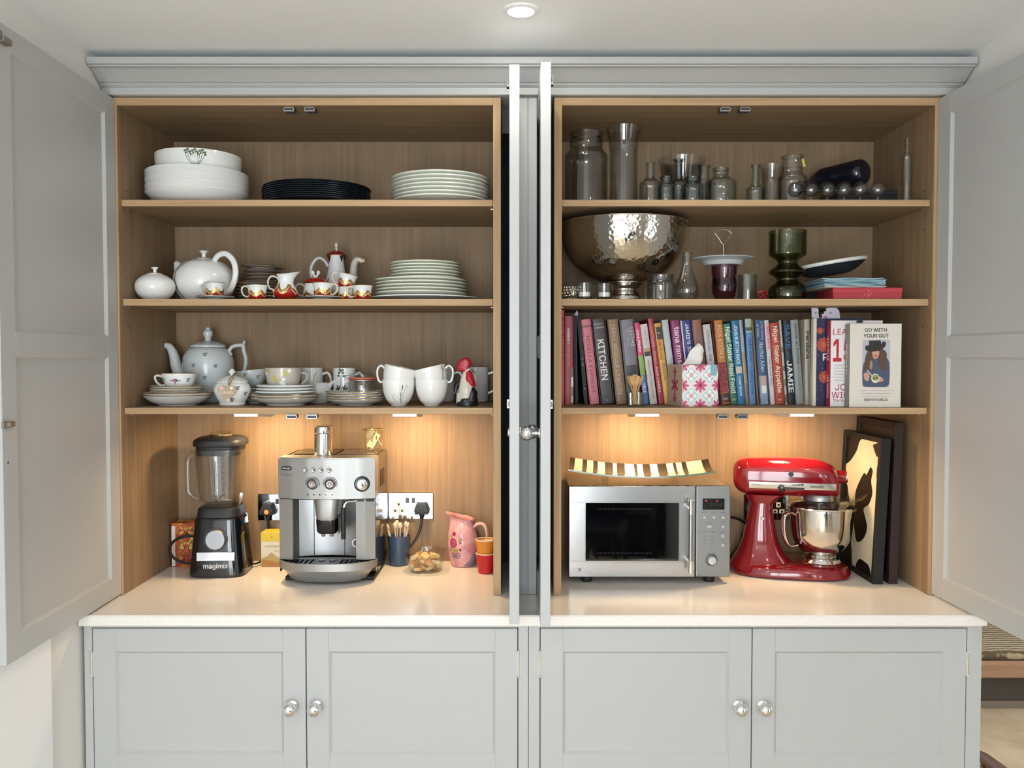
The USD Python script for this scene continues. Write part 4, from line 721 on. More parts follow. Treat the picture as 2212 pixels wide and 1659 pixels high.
for x in (-.036, .0146):
    part(t, 'knob_ring', onf(lathe([(.0125, 0), (.0165, 0), (.0165, .003), (.0125, .004), (.0125, 0)], 36), x, .2915), mt('55595c', .3, .5)); part(t, 'rotary_knob', onf(lathe([(0, 0), (.0125, 0), (.0125, .006), (.009, .010), (0, .0095)], 32), x, .2915), mt((.42, .42, .42), .25, .9)); part(t, 'knob_cap', onf(tf(blob((0, 0, 0), .0068), (0, 0, .009)), x, .2915), CHROME)
    part(t, 'scale_arc', onf(tf(prism(sg.Point(0, 0).buffer(.0205).difference(sg.Point(0, 0).buffer(.0187)).intersection(poly((-.03, -.005), (-.03, .03), (.03, .03), (.03, -.012), (0, 0))), .0004)), x, .2915), mt('33363a', .5))
part(t, 'knob_ring', onf(lathe([(.017, 0), (.0225, 0), (.0225, .004), (.0195, .006), (.017, .006), (.017, 0)], 40), .104, .290), mt('4b4e51', .25, .6)); part(t, 'steam_knob', onf(lathe([(0, 0), (.0175, 0), (.0175, .012), (.015, .019), (.010, .021), (0, .0215)], 36), .104, .290), CHROME)
for x in (-.056, -.033, -.0106, .012):
    part(t, 'button', onf(lathe([(0, 0), (.0075, 0), (.0075, .0015), (.0065, .0022), (.005, .0012), (0, .001)], 24), x, .331), mt((.55, .55, .55), .25, .9)); 
    if x > -.05: part(t, 'button_dot', onf(cyl(.0024, .0022, 12, .0003), x, .331), BLACK)
    part(t, 'symbol', onf(centred(txt('▪' if x < -.05 else 'u', .004, .0003)), x, .3425), mt('8b8d8f', .5))
for j, x in enumerate((-.0505, -.033, -.0155, .0020, .0200)):
    part(t, 'indicator', onf(cyl(.0022 if j < 3 else .0052, .0008, 16, .0002), x, .260), BLACK if j < 3 else mt((.5, .5, .5), .25, .9))
    if j > 2: part(t, 'button_dot', onf(cyl(.0024, .0014, 12, .0003), x, .260), BLACK)
part(t, 'badge', onf(prism(sg.LineString([(-.011, 0), (.011, 0)]).buffer(.0056), .0008), -.114, .3345), mt('1b1d20', .3)); part(t, 'badge_lettering', onf(tf(centred(txt("DeLonghi", .0052, .0004, True, .024)), (0, 0, .0009)), -.114, .3345), mt('d5d7d8', .4)); part(t, 'lettering', onf(centred(txt('MAGNIFICA', .0058, .0003, False, .036)), -.114, .3155), mt('6a6b6d', .5))
part(t, 'cup_warmer', rbox(.015, .130, -.03, .120, .3625, .3655, .0014, 3), mt((.30, .29, .27), .18, .9)); part(t, 'hopper_lid', box(-.12, .005, -.02, .118, .3622, .3650, .001), mt('3a342e', .3))
part(t, 'vent_panel', box(.1400, .1404, -.02, .06, .265, .315, 0), mt('1d1a17', .4))
# things on the coffee machine
TZ = ZC + .3622
t = thing('spice_tin', 'polished steel screw-top canister on the coffee machine', 'canister', (X(701, .20, 960), .185, ZC+.3654))
part(t, 'body', lathe([(0, 0), (.026, 0), (.0275, .0015), (.0275, .064), (.0262, .066), (0, .066)], 40), CHROME); part(t, 'lid', lathe([(0, .0665), (.0262, .0665), (.0272, .068), (.0272, .0835), (.0255, .0865), (.018, .0872), (0, .0872)], 40), CHROME); part(t, 'groove', lathe([(.0252, .064), (.0262, .0655), (.0262, .0668), (.0252, .068)], 40), mt((.4, .4, .4), .2, 1))
t = thing('votive_glass', 'small glass tumbler with folded cream paper on the coffee machine', 'glass', (X(805, .30, 950), .302, ZC+.3658))
part(t, 'glass', shell([(.022, 0), (.0245, .003), (.027, .022), (.031, .048), (.033, .066)], .0025, 36), CLEAR); part(t, 'rim', ring(.0318, .066, .0016), mt('9b8a5e', .25, .6))
pm = []
for q in range(9):
    a = 2*PI*q/9; x, y = .013*math.sin(a), -.013*math.cos(a); pm.append(tf(box(-.011, .011, -.0009, .0009, -.016, .016, 0), (x, y, .026+.012*(q % 3)), rz=40*q+20, rx=25*math.sin(q*1.7), ry=30*math.cos(q*2.3)))
part(t, 'paper_slips', cat(pm), mt('e2cf9f', .7), False, kind='stuff')
# ------------------------------------------------------------------ wall sockets
CHRD = mt((.64, .68, .74), .06, 1.0)
def socket(label, cx, cz, plugs):
    t = thing('wall_socket', label, 'socket', (cx, .3929, cz))
    part(t, 'plate', hull(np.vstack([front(prism(sg.box(-.069, -.039, .069, .039).buffer(.004), .0045)).vertices, front(prism(sg.box(-.069, -.039, .069, .039).buffer(.0025), .006)).vertices])), CHRD)
    for s in (-1, 1):
        part(t, 'rocker_switch', cat(box(s*.010-.0052, s*.010+.0052, -.0085, -.0055, .010, .027, .001)), mt('2a2c2e', .25)); part(t, 'switch_frame', box(s*.010-.0065, s*.010+.0065, -.0068, -.0055, .0085, .0285, .0006), CHROME)
        for u, v, w, h in ((-.005, .006, .0052, .0072), (-.016, -.015, .0062, .0055), (.006, -.015, .0062, .0055)):
            px_ = s*.0375 + (u+.005); q = part(t, 'pin_hole', rbox(px_-w-.002, px_+w+.002, -.0072, -.0055, v-h-.001, v+h+.001, .0008, 2), mt('e6e2d6', .4)); part(q, 'slot', box(px_-.0030, px_+.0030, -.0076, -.0071, v-.0032, v+.0032, 0), BLACK)
    return t
sxz = W(887, 1092.5, .393); sR = socket('chrome double wall socket right of the coffee machine', sxz[0], sxz[2], ())
sLx = W(607, 1095, .393); socket('chrome double wall socket half hidden behind the coffee machine', sLx[0], sLx[2], ())
sRx = W(1655, 1094, .393); socket('chrome double wall socket behind the red stand mixer', sRx[0], sRx[2], ())
def plug(label, x, z, cable, dot=False):
    t = thing('plug', label, 'plug', (x, .386, z))
    part(t, 'plug_body', hull([(a*w, y, b) for a in (-1, 1) for w, b, y in ((.023, -.014, 0), (.025, -.002, 0), (.0165, .020, 0), (.0205, -.014, -.030), (.0215, -.002, -.032), (.013, .017, -.030))]), BLACK, 25)
    part(t, 'cable_grip', tube([(0, -.014, -.012), (0, -.014, -.030)], [.0085, .0055], 14), BLACK); part(t, 'cable', tube(spl(cable, 8), .0034, 10), BLACK)
    if dot: part(t, 'label_dot', front(cyl(.0075, .0006, 24, .0002), (.001, -.0316, -.004)), mt('d09a4a', .5))
    return t
plug('black plug with cable down to the worktop in the right socket', sxz[0]+.0375, sxz[2]-.008, [(0, -.014, -.028), (-.002, -.016, -.050), (-.010, -.020, -.078), (-.028, -.025, -.108), (-.050, -.03, -.128), (-.085, -.03, -.14)])
plug('black plug with orange dot left of the coffee machine', sLx[0]-.037, sLx[2]-.006, [(0, -.014, -.028), (.001, -.012, -.06), (.002, -.012, -.12)], True)
plug('black plug behind the pedestal of the red mixer', sRx[0]-.037, sRx[2]-.006, [(0, -.014, -.028), (-.006, -.02, -.06), (-.03, -.03, -.10), (-.07, -.03, -.14), (-.085, -.03, -.152)])
# ------------------------------------------------------------------ right part of the left worktop
t = thing('spoon_cup', 'blue ceramic cup holding small spoons beside the coffee machine', 'cup', at(862, .343, ZC, 1190))
part(t, 'cup', shell(spl([(.024, 0), (.0285, .004), (.0320, .025), (.0340, .060), (.0358, .094)], 4).tolist(), .003, 44), mt('3f5470', .35))
sp0 = None
for q, (a, tl, z) in enumerate(((-60, 14, 0), (-20, 9, .004), (20, 5, .002), (70, 11, .003), (130, 8, 0), (200, 10, .002))):
    lab = 'small pale spoon standing in the blue cup'
    x0, y0, _ = at(862, .343, ZC, 1190); r = .008
    loc = (x0+r*math.sin(math.radians(a)), y0-r*math.cos(math.radians(a)), ZC+.0055+z)
    if sp0 is None:
        sp0 = thing('spoon', lab, 'spoon', loc, a, 'spoons in the blue cup', rx=tl)
        part(sp0, 'handle', tube(spl([(0, 0, .002), (0, 0, .07), (0, -.001, .115)], 5), np.linspace(.0022, .0026, 11), 8, flat=1.5), mt('d5c7b0', .4)); part(sp0, 'bowl', blob((0, 0, .121), .0085, (.85, .5, 1.2)), mt('e3d6c0', .35))
    else: copy(sp0, lab, loc, a, rx=tl)
t = thing('glass_bowl', 'cut glass bowl full of wrapped sugar pieces', 'bowl', at(918, .262, ZC, 1220))
GB = [(.044, 0), (.048, .002), (.051, .010), (.057, .034), (.0615, .055), (.0635, .064)]
m = shell(spl(GB, 3).tolist(), .0032, 48, foot=.0035); w = (m.vertices[:, 2] > .006) & (m.vertices[:, 2] < .050); a = np.arctan2(m.vertices[:, 1], m.vertices[:, 0])
m.vertices[w, :2] *= (1+.02*np.cos(a[w]*16+m.vertices[w, 2]*160))[:, None]
part(t, 'bowl', m, CLEAR, 20)
sg0, (gx_, gy_, _) = None, at(918, .262, ZC, 1220)
PK = [mt(h, .55) for h in ('c79a63', 'd8b27c', 'b98a55', 'e5d2ac')]
for q in range(26):
    ly = 0 if q < 8 else 1 if q < 17 else 2; a = 2.4*q; r = (.030, .038, .032)[ly]*math.sqrt(((q*7) % 9+1)/9)
    loc = (gx_+r*math.sin(a), gy_-r*math.cos(a), ZC+(.014, .031, .048)[ly]+.003*math.sin(q)); lab = 'brown and cream wrapped sugar piece in the cut glass bowl'
    t = thing('sugar_piece', lab, 'sugar', loc, 50*q, 'wrapped sugar pieces in the glass bowl', rx=28*math.sin(q*1.3), ry=28*math.cos(q*2.1))
    part(t, 'wrapper', hull(np.array([(x*.0115, y*.0095, z*.0045) for x in (-1, 1) for y in (-1, 1) for z in (-1, 1)]) * (1+.1*np.sin(np.arange(8)*q)[:, None])), PK[(q*5) % 4])
# pink jug
t = thing('pink_jug', 'pink floral pottery jug with spout and loop handle', 'jug', at(999, .338, ZC, 1180), -12)
PJ = spl([(.031, 0), (.036, .005), (.044, .035), (.0475, .070), (.0445, .105), (.036, .130), (.0345, .143), (.037, .152)], 4).tolist()
m = shell(PJ, .003, 52); z_ = m.vertices[:, 2]; w = np.clip((z_-.115)/.037, 0, 1)**1.4; sx1 = np.clip(-m.vertices[:, 0]/.036, 0, 1.3); m.vertices[:, 0] -= w*sx1**3*.016; m.vertices[:, 2] += w*(sx1**2*.014 - np.clip(m.vertices[:, 0]/.036, 0, 1)*.006)
PINKM = nodes('pink_glaze', {'t': ('texture_coordinate', {}), 'n': ('noise_texture', {'scale': 26, 'detail': 4}), 'r': ('rgb_ramp', {'ramp': [(0.35, c('cc8392')), (0.5, c('dba2a8')), (0.68, c('e8bcba'))]}), 'p': ('principled_bsdf', {'roughness': .18})}, [('t.object', 'n.vector'), ('n.fac', 'r.fac'), ('r.color', 'p.base_color')], 'p.BSDF')
part(t, 'body', m, PINKM); part(t, 'handle', handle([(.034, 0, .118), (.040, 0, .126), (.056, 0, .134), (.072, 0, .128), (.080, 0, .106), (.078, 0, .078), (.066, 0, .052), (.045, 0, .040)], .0055, 1.5), mt('e0b9ae', .2))
RJ = rf(PJ); wj = lambda g, a, mm, nm, lab=None: part(t, nm, wrap(flat(g), RJ, a, e=.005), mm, label=lab)
wj(so.unary_union([spoly([(.012, .146), (.030, .140), (.048, .118), (.062, .098), (.070, .108), (.060, .130), (.046, .146)])]), .25, mt('8e8aa0', .3), 'grey_band'); wj(spoly([(.004, .006), (.020, .020), (.040, .044), (.058, .050), (.058, .020), (.040, .004)]), .25, mt('8e8aa0', .3), 'grey_band')
wj(ell(-.004, .078, .0135, .015, 10), -.3, mt('a83a5c', .3), 'rose', 'crimson painted rose'); wj(ell(-.004, .078, .0085, .0095), -.3, mt('d07a92', .3), 'rose_heart'); wj(ell(-.003, .079, .004, .005), -.3, mt('8d2348', .3), 'rose_bud')
[wj(g, -.3, mt('9a9a4c', .35), 'leaf_motif') for g in (ell(-.012, .058, .008, .005, -25), ell(.006, .056, .009, .005, 20), ell(.016, .090, .004, .008, -20), ell(-.012, .098, .0035, .007, 10))]; wj(so.unary_union([ell(-.002, .106, .0055, .006), ell(.022, .090, .004, .0055), ell(.020, .080, .004, .004), ell(.020, .058, .0035, .005)]), -.3, mt('8f2d4f', .3), 'bud_motif')
wj(so.unary_union([stroke(q, .0022) for q in ([(-.010, .040), (-.004, .047), (.002, .040), (-.004, .034), (-.010, .040)], [(.004, .040), (.012, .048), (.018, .038), (.010, .036), (.004, .040)], [(-.006, .032), (0, .037), (.006, .032)], [(.004, .032), (.014, .030)])]), -.3, mt('4d5f74', .35), 'bow_motif')
# paper cups
def pcup(label, loc, col):
    t = thing('small_cup', label, 'cup', loc, 0, 'two small stacked tumblers'); part(t, 'cup', shell([(.0205, 0), (.0225, .0015), (.0262, .030), (.0298, .058), (.0300, .060)], .0022, 40), mt(col, .35)); part(t, 'rim', ring(.0289, .0600, .0016), mt('efe2d0', .4)); part(t, 'lining', tf(shell([(.0195, .004), (.0245, .030), (.0268, .056)], .0006, 36), (0, 0, 0)), mt('f0e3cf', .5)); return t
q = at(1049, .243, ZC, 1220); pcup('red small tumbler under the orange one', q, 'c0202a'); pcup('orange small tumbler stacked in the red one', (q[0]-.001, q[1], ZC+.0415), 'd2842c')
# ------------------------------------------------------------------ right cabinet, top shelf: glassware
def gl(name, label, category, px, Y, z, prof, material=CLEAR, t_=.0028, n=36, lips=(), py=400, rz=0, foot=0.0, **kw):
    t = thing(name, label, category, at(px, Y, z, py), rz); part(t, 'glass', shell(prof, t_, n, foot=foot, **kw), material)
    for R_, z_, r_ in lips: part(t, 'lip', ring(R_, z_, r_, n), material)
    return t
def bottle(R, hb, rn, h, base=.9, sh=.35):
    s_ = (R-rn)*sh
    return spl([(R*base*.9, 0), (R*base, .002), (R, .006), (R, hb*.6), (R, hb*.92), (R-s_, hb), (rn+s_*.4, hb+(R-rn)*.45), (rn, hb+(R-rn)*.75), (rn, h-.004), (rn*1.02, h)], 3).tolist()
gl('glass_jar', 'large clear glass storage jar at the left end of the top shelf', 'jar', 1266, .115, S1, bottle(.0625, .150, .047, .205, 1, .5), t_=.003, lips=((.0475, .202, .0028), (.0475, .176, .0026), (.0478, .186, .0018)), n=48)
gl('tall_vase', 'tall clear cylinder vase with flared mouth beside the large jar', 'vase', 1347, .10, S1, spl([(.040, 0), (.0415, .003), (.0405, .04), (.0405, .13), (.0425, .165), (.047, .195), (.0515, .216)], 4).tolist(), t_=.003, n=48)
gl('flared_bowl_vase', 'wide flared clear vase behind the small bottles', 'vase', 1473, .292, S1, spl([(.030, 0), (.033, .004), (.045, .05), (.060, .11), (.073, .172)], 4).tolist(), n=44)
gl('glass_bottle', 'clear bottle with narrow neck right of the cylinder vase', 'bottle', 1405, .10, S1, bottle(.0325, .066, .012, .118), lips=((.0125, .1165, .002),))
gl('glass_jar', 'smallest squat aqua jar in the row of bottles', 'jar', 1439, .058, S1, bottle(.0235, .048, .0165, .070), AQUA, .0022, lips=((.0168, .067, .0018), (.0168, .058, .0013)))
gl('glass_bottle', 'slim aqua bottle with ringed neck behind the small jars', 'bottle', 1466, .165, S1, bottle(.028, .08, .0125, .142), AQUA, lips=((.0145, .140, .003),))
gl('glass_jar', 'second squat aqua jar with short wide neck in front', 'jar', 1496, .070, S1, bottle(.0330, .052, .0215, .071), AQUA, lips=((.0218, .068, .002), (.0218, .061, .0014)))
gl('glass_bottle', 'clear bottle behind the two aqua jars', 'bottle', 1520, .212, S1, bottle(.026, .09, .018, .134), lips=((.0195, .131, .003),))
gl('glass_jar', 'bigger round-shouldered aqua jar right of the squat jars', 'jar', 1557, .086, S1, bottle(.0440, .066, .0215, .100), AQUA, lips=((.0220, .0975, .0022), (.0220, .088, .0014)), n=40)
gl('glass_bottle', 'small pear-shaped clear bottle standing alone mid shelf', 'bottle', 1632, .10, S1, bottle(.0270, .050, .0115, .110, 1, .6), AQUA, lips=((.0125, .1085, .002),))
gl('tall_vase', 'dim clear vase between the pear-shaped bottle and the tagged jar', 'vase', 1667, .24, S1, spl([(.028, 0), (.031, .004), (.030, .05), (.031, .10), (.038, .142)], 4).tolist())
t = gl('glass_jar', 'large clear bottle jar with a yellow tag on its neck', 'jar', 1711, .098, S1, bottle(.0405, .082, .0285, .135, 1, .5), lips=((.0295, .1335, .003), (.029, .100, .0016)), n=44)
part(t, 'tag', tube(spl([(.024, -.016, .126), (.026, -.017, .115), (.030, -.016, .104)], 4), .0035, 8, flat=.3), mt('c9c05a', .5), label='small yellow tag')
# row of clear balls joined into one bubble vase
t = thing('bubble_vase', 'row of small clear glass balls joined in a line', 'vase', at(1810, .048, S1, 410))
x0b = X(1810, .048, 410)
for q, px in enumerate((1718, 1752, 1787, 1823, 1858, 1896)):
    dx = X(px, .048, 410) - x0b
    a = np.linspace(-PI/2, PI/2-.3, 14); m = lathe([(0, .012)] + [(.0218*math.cos(u), .0335+.0218*math.sin(u)) for u in a[1:]] + [(.0205*math.cos(u)*.98, .0335+.0205*math.sin(u)) for u in a[::-1][:-1]] + [(0, .014)], 28)
    part(t, 'ball', tf(m, (dx, 0, 0)), CLEAR); part(t, 'foot', tf(lathe([(0, 0), (.009, 0), (.009, .002), (.004, .006), (.0045, .0125), (0, .013)], 16), (dx, 0, 0)), CLEAR)
    part(t, 'ball_core', blob((dx, 0, .031), .0032, (1.6, .8, 1), 1), mt('dfe4e4', .2))
part(t, 'rod', tube([(X(1718, .048, 410)-x0b, .0, .031), (X(1896, .048, 410)-x0b, 0, .031)], .0012, 6), CLEAR)
t = thing('storage_box', 'dark box at the back right of the top shelf', 'box', (X(1868, .27, 420), .275, S1), 2); part(t, 'carton', box(-.105, .105, -.06, .075, 0, .062, .002), mt('25272c', .6)); part(t, 'lid', box(-.107, .107, -.062, .077, .050, .0655, .002), mt('2b2d33', .55))
t = thing('blue_bottle', 'dark blue glass bottle lying on its side on the dark box', 'bottle', (X(1872, .15, 372), .155, S1+.0665+.0405), 32, rx=-91)
part(t, 'glass', lathe([(0, .002), (.016, .0), (.026, .002), (.034, .008), (.0375, .016), (.0385, .026), (.0385, .140), (.034, .165), (.020, .188), (.0145, .200), (.0135, .235), (0, .236)], 40), mt('0c1420', .06, coat_weight=.5)); part(t, 'lip', ring(.0142, .232, .0028), mt('0c1420', .06))
gl('glass_bottle', 'tall thin clear bottle at the right end of the top shelf', 'bottle', 1959, .062, S1, bottle(.0148, .135, .0068, .176, 1, .5), lips=((.0078, .172, .0022), (.0080, .158, .0018)), t_=.002, n=28, py=380)
# ------------------------------------------------------------------ right cabinet, second shelf
HAM = nodes('hammered_silver', {'t': ('texture_coordinate', {}), 'v': ('voronoi_texture', {'scale': 95.0, 'feature': 'smooth_f1', 'smoothness': .6}), 'b': ('bump', {'strength': .22, 'distance': .004}), 'p': ('principled_bsdf', {'base_color': (.62, .59, .53), 'metallic': 1.0, 'roughness': .10})}, [('t.object', 'v.vector'), ('v.distance', 'b.height'), ('b.normal', 'p.normal')], 'p.BSDF')
t = thing('punch_bowl', 'large hammered silver bowl on a foot', 'bowl', at(1347, .205, S2, 560))
PB = spl([(.044, .058), (.078, .064), (.120, .084), (.152, .116), (.172, .152), (.182, .190), (.1865, .232)], 5).tolist()
part(t, 'bowl', shell(PB, .0035, 72, foot=.0575), HAM); part(t, 'rim', ring(.1855, .2330, .0024, 72, 8), CHROME)
part(t, 'foot', lathe([(0, 0), (.066, 0), (.0675, .003), (.066, .007), (.062, .010), (.0615, .016), (.0585, .020), (.054, .026), (.046, .032), (.044, .038), (.045, .044), (.052, .052), (.060, .058), (.060, .061), (0, .061)], 52), mt((.62, .6, .55), .14, 1.0))
t = thing('beaded_holder', 'beaded silver candle holder in the corner by the big bowl', 'candle holder', at(1237, .085, S2, 625))
part(t, 'cup', shell(spl([(.016, 0), (.024, .006), (.028, .020), (.024, .036)], 4).tolist(), .002, 24), mt((.5, .47, .4), .25, 1.0))
bd = [blob((R_*math.sin(a), -R_*math.cos(a), z), .0042, sub=1) for z, R_ in ((.004, .022), (.012, .027), (.020, .0295), (.028, .028), (.036, .0245)) for a in np.linspace(0, 2*PI, 17)[:-1] + z*30]
part(t, 'beads', cat(bd), mt((.72, .68, .6), .12, 1.0), True, kind='stuff')
for px, lab, Y in ((1262, 'small clear tealight glass beside the beaded holder', .040), (1305, 'small clear tealight glass in front of the bowl foot', .052)):
    g_ = gl('tealight_glass', lab, 'glass', px, Y, S2, spl([(.018, 0), (.0225, .004), (.0245, .020), (.0268, .0445)], 4).tolist(), t_=.0022, lips=((.0262, .0440, .001),), py=625)
    o = at(px, Y, S2, 625); t = thing('tealight', 'white tealight candle in the ' + ('left' if px < 1290 else 'right') + ' small clear glass', 'candle', (o[0], o[1], S2+.0078)); part(t, 'wax', lathe([(0, 0), (.0162, 0), (.0165, .001), (.0165, .012), (.0155, .0122), (.014, .0112), (0, .0112)], 24), mt('e9e9e6', .4)); part(t, 'wick', cyl(.0006, .016, 6, .0001), BLACK)
gl('glass_jar', 'wide low clear jar between the silver bowl and bulb bottle', 'jar', 1427, .085, S2, bottle(.0432, .052, .036, .072, 1, .6), lips=((.0372, .069, .0022), (.0368, .060, .0014)), n=44, py=620)
gl('bulb_bottle', 'clear light-bulb shaped bottle left of the cake stand', 'bottle', 1484, .095, S2, spl([(.020, 0), (.026, .003), (.0335, .018), (.0345, .034), (.029, .054), (.020, .078), (.0145, .100), (.0130, .108), (.0135, .136)], 5).tolist(), lips=((.0142, .133, .002), (.0138, .122, .0013), (.0138, .114, .0012)), n=40, py=600)
PURP = glass('purple_glass', (.80, .58, .70), (.62, .36, .50))
vx = at(1565, .13, S2, 610); PV = spl([(.020, 0), (.0245, .004), (.0335, .022), (.0365, .042), (.0355, .058), (.0345, .066)], 4).tolist(); PV2 = spl([(.020, .0), (.0245, .004), (.0312, .016), (.0345, .030), (.0365, .050), (.0365, .060)], 4).tolist()
t = thing('purple_tumbler', 'lower of two stacked purple glass tumblers', 'tumbler', vx); part(t, 'glass', shell(PV, .0026, 44), PURP)
t = thing('purple_tumbler', 'upper purple glass tumbler directly under the cake stand', 'tumbler', (vx[0]-.001, vx[1], S2+.042)); part(t, 'glass', shell(PV2, .0024, 44), PURP)
t = thing('cake_stand', 'pale grey cake plate with tall wire loop handle', 'cake stand', (X(1562, .13, 560), .13, S2+.1025))
part(t, 'plate', lathe([(0, .002), (.050, .0), (.054, .001), (.060, .012), (.070, .016), (.0855, .0195), (.086, .0215), (.068, .0185), (.056, .0145), (.050, .004), (0, .004)], 56), mt('b9c0c4', .2))
part(t, 'rod', tube([(0, 0, .004), (0, 0, .062)], .0022, 10), mt((.72, .68, .6), .15, 1)); part(t, 'handle', tube(spl([(0, 0, .060), (-.006, 0, .068), (-.015, 0, .082), (-.0215, 0, .090), (-.0235, 0, .093), (-.018, 0, .099), (-.009, 0, .1035), (0, 0, .105), (.009, 0, .1035), (.018, 0, .099), (.0235, 0, .093), (.0215, 0, .090), (.015, 0, .082), (.006, 0, .068), (0, 0, .060)], 4), .0013, 8), mt((.72, .68, .6), .15, 1), label='fan-shaped wire handle')
t = gl('ribbed_tumbler', 'clear ribbed tumbler behind the purple glasses', 'tumbler', 1614, .155, S2, [(.0270, 0), (.0285, .002), (.0290, .03), (.0290, .080)], AQUA, lobes=28, amp=.012, py=615)
part(t, 'base', cyl(.033, .006, 32), CLEAR)
t = thing('red_ornament', 'small curly red ornament left of the green vase', 'ornament', at(1648, .10, S2, 635))
part(t, 'curls', cat([tube(spl([(0, 0, .002+.002*q), (.012*math.sin(q*1.3), .010*math.cos(q*1.3), .008), (.014*math.sin(q*1.3+1), .010*math.cos(q*1.3+1), .016+.002*q), (.004*math.sin(q), .004*math.cos(q), .024+.0015*q)], 5), .0028, 7) for q in range(6)]), mt('8e2f28', .3, .3), kind='stuff')
GRN = glass('green_glass', (.62, .66, .44), (.36, .41, .2), refl=.6)
gl('green_vase', 'tall waisted dark green glass vase with cylinder top', 'vase', 1701, .125, S2, spl([(.043, 0), (.0515, .004), (.0540, .022), (.0500, .040), (.0350, .054), (.0300, .062), (.0350, .070), (.0500, .080), (.0512, .084), (.0490, .089), (.0330, .102), (.0280, .110), (.0340, .120), (.0515, .132)], 4).tolist() + [(.0524, .136), (.0524, .196), (.0528, .200)], GRN, .0035, 52, py=570)
# red box, napkins, dark bowl
rx = X(1853, .13, 625)
t = thing('red_box', 'flat red gift box at the right end of the second shelf', 'box', (rx+.003, .135, S2), -4); part(t, 'carton', box(-.094, .094, -.080, .10, 0, .030, .0015), mt('b3303c', .4)); part(t, 'lid_edge', box(-.095, .095, -.081, .101, .018, .0335, .0015), mt('bd3542', .38))
part(t, 'bow', cat([front(flat(stroke(q, .0016), .0006), (0, -.0812, 0)) for q in ([(-.012, .010), (-.004, .016), (.004, .012), (.012, .020)], [(-.004, .006), (.002, .014), (.001, .026)])]), mt('d07a6c', .4))
NAP = mt('9fc3cf', .8); n0 = None
for q in range(9):
    lab = nth(q, 9, 'folded paper napkin') + ' on the red gift box'; loc = (X(1828, .13, 605)+.003*math.sin(q*2.1), .135+.003*math.cos(q*1.7), S2+.0346+q*.0031); mm = box(-.086, .086, -.070, .095, 0, .0024, .0008)
    mm = subdiv(mm, .03); mm.vertices[:, 2] += .0009*np.sin(mm.vertices[:, 0]*60+q)
    t = thing('napkin', lab, 'napkin', loc, 2*math.sin(q*3), 'stacked paper napkins on the red box'); part(t, 'sheet', mm, mt('d8cdca', .8) if q < 2 else NAP)
t = thing('white_bowl', 'wide shallow bowl with white rim and black outside, tilted on the napkins', 'bowl', (X(1806, .18, 600)-.012, .19, S2+.081), 0, ry=-9)
part(t, 'bowl', shell(spl([(.045, 0), (.062, .004), (.085, .016), (.102, .030)], 4).tolist(), .004, 52), mt('24262b', .35)); part(t, 'rim', lathe([(.100, .028), (.104, .0285), (.1065, .0320), (.1065, .0365), (.104, .0385), (.100, .036), (.098, .031), (.100, .028)], 52), mt('dfe2df', .3), label='thick white rim')
t = thing('dark_cloth', 'crumpled dark cloth under the tilted bowl beside the green vase', 'cloth', (X(1762, .20, 610), .255, S2))
m = blob((0, 0, .030), .030, (1.1, 1.2, 1.0), 3); d_ = meshkit.fbm(m.vertices*70, 3, 3); m.vertices *= (.8+.45*d_)[:, None]; m.vertices[:, 2] = np.maximum(m.vertices[:, 2], 0)
part(t, 'cloth', m, mt('1f2126', .8))
# ------------------------------------------------------------------ right cabinet, cookbooks
YS = .175
PAGE = mt('d9d2c2', .8)
def book(label, bl, br, tl, tr, ty, by=872.5, col='888888', depth=.185, texts=(), bands=(), Y=YS, rough=.4, name='cookbook', round_=True):
    "upright book whose spine fills the pixel quad at depth Y; texts: (string, colour, z0, z1 as fractions of the height, size fraction of the width, upright?)"
    k = K(Y); xb0, xb1, xt0, xt1 = X(bl, Y, by), X(br, Y, by), X(tl, Y, ty), X(tr, Y, ty)
    w = min(xb1-xb0, xt1-xt0)*.98; z1 = float(W(tl, ty, Y)[2]) - S3; lean = math.atan2(xt0-xb0, z1); h = z1/math.cos(lean); w *= math.cos(lean)
    lift = w*math.sin(-lean) if lean < 0 else 0
    t = thing(name, label, 'book', (xb0, Y, S3+lift*0), 0, 'cookbooks on the third shelf', ry=math.degrees(lean))
    zz = max(0.0, w*math.tan(-lean)) if lean < 0 else 0      # lower corner touches the shelf
    c_ = mt(col, rough)
    base = np.array([0, 0, 0.0])
    cov = [box(0, .0022, 0, depth, 0, h, .0006), box(w-.0022, w, 0, depth, 0, h, .0006)]
    cov.append(hull([(x, y, z) for z in (0, h) for x, y in ((0, .003), (w*.12, -.0008), (w*.5, -.002), (w*.88, -.0008), (w, .003))]))
    part(t, 'cover', cat(cov), c_, 30); part(t, 'pages', box(.0022, w-.0022, .003, depth-.003, .002, h-.002, 0), PAGE)
    for bi, b in enumerate(bands):
        if len(b) > 3: part(t, 'spine_band', box(w*b[3]+.0002, w*b[4]-.0002, -.00245-.00016*bi, -.0002, b[1]*h, b[2]*h, 0), mt(b[0], rough)); continue
        part(t, 'spine_band', hull([(x, y, z) for z in (b[1]*h, b[2]*h) for x, y in ((w*b[3] if len(b) > 3 else 0.0002, -.0006), (w*.5, -.0023), (w*b[4] if len(b) > 4 else w-.0002, -.0006), (w*.5, .001))]), mt(b[0], rough))
    for s, tc, a, b, size, upr, *o in texts:
        hgt = size*w; L = (b-a)*h
        m = txt(s, hgt if not upr else min(hgt, size*w*1.35/len(s)), .0003, False if len(o) < 2 else o[1], L if not upr else size*w)
        if upr: m = front(centred(m), (w*(o[0] if o else .5), -.0029, (a+b)/2*h))
        else:
            m = tf(centred(m), rz=-90); m = front(m, (w*(o[0] if o else .5), -.0029, (1-(a+b)/2)*h))
        part(t, 'title', m, mt(tc, .5))
    return t, w, h
B = book
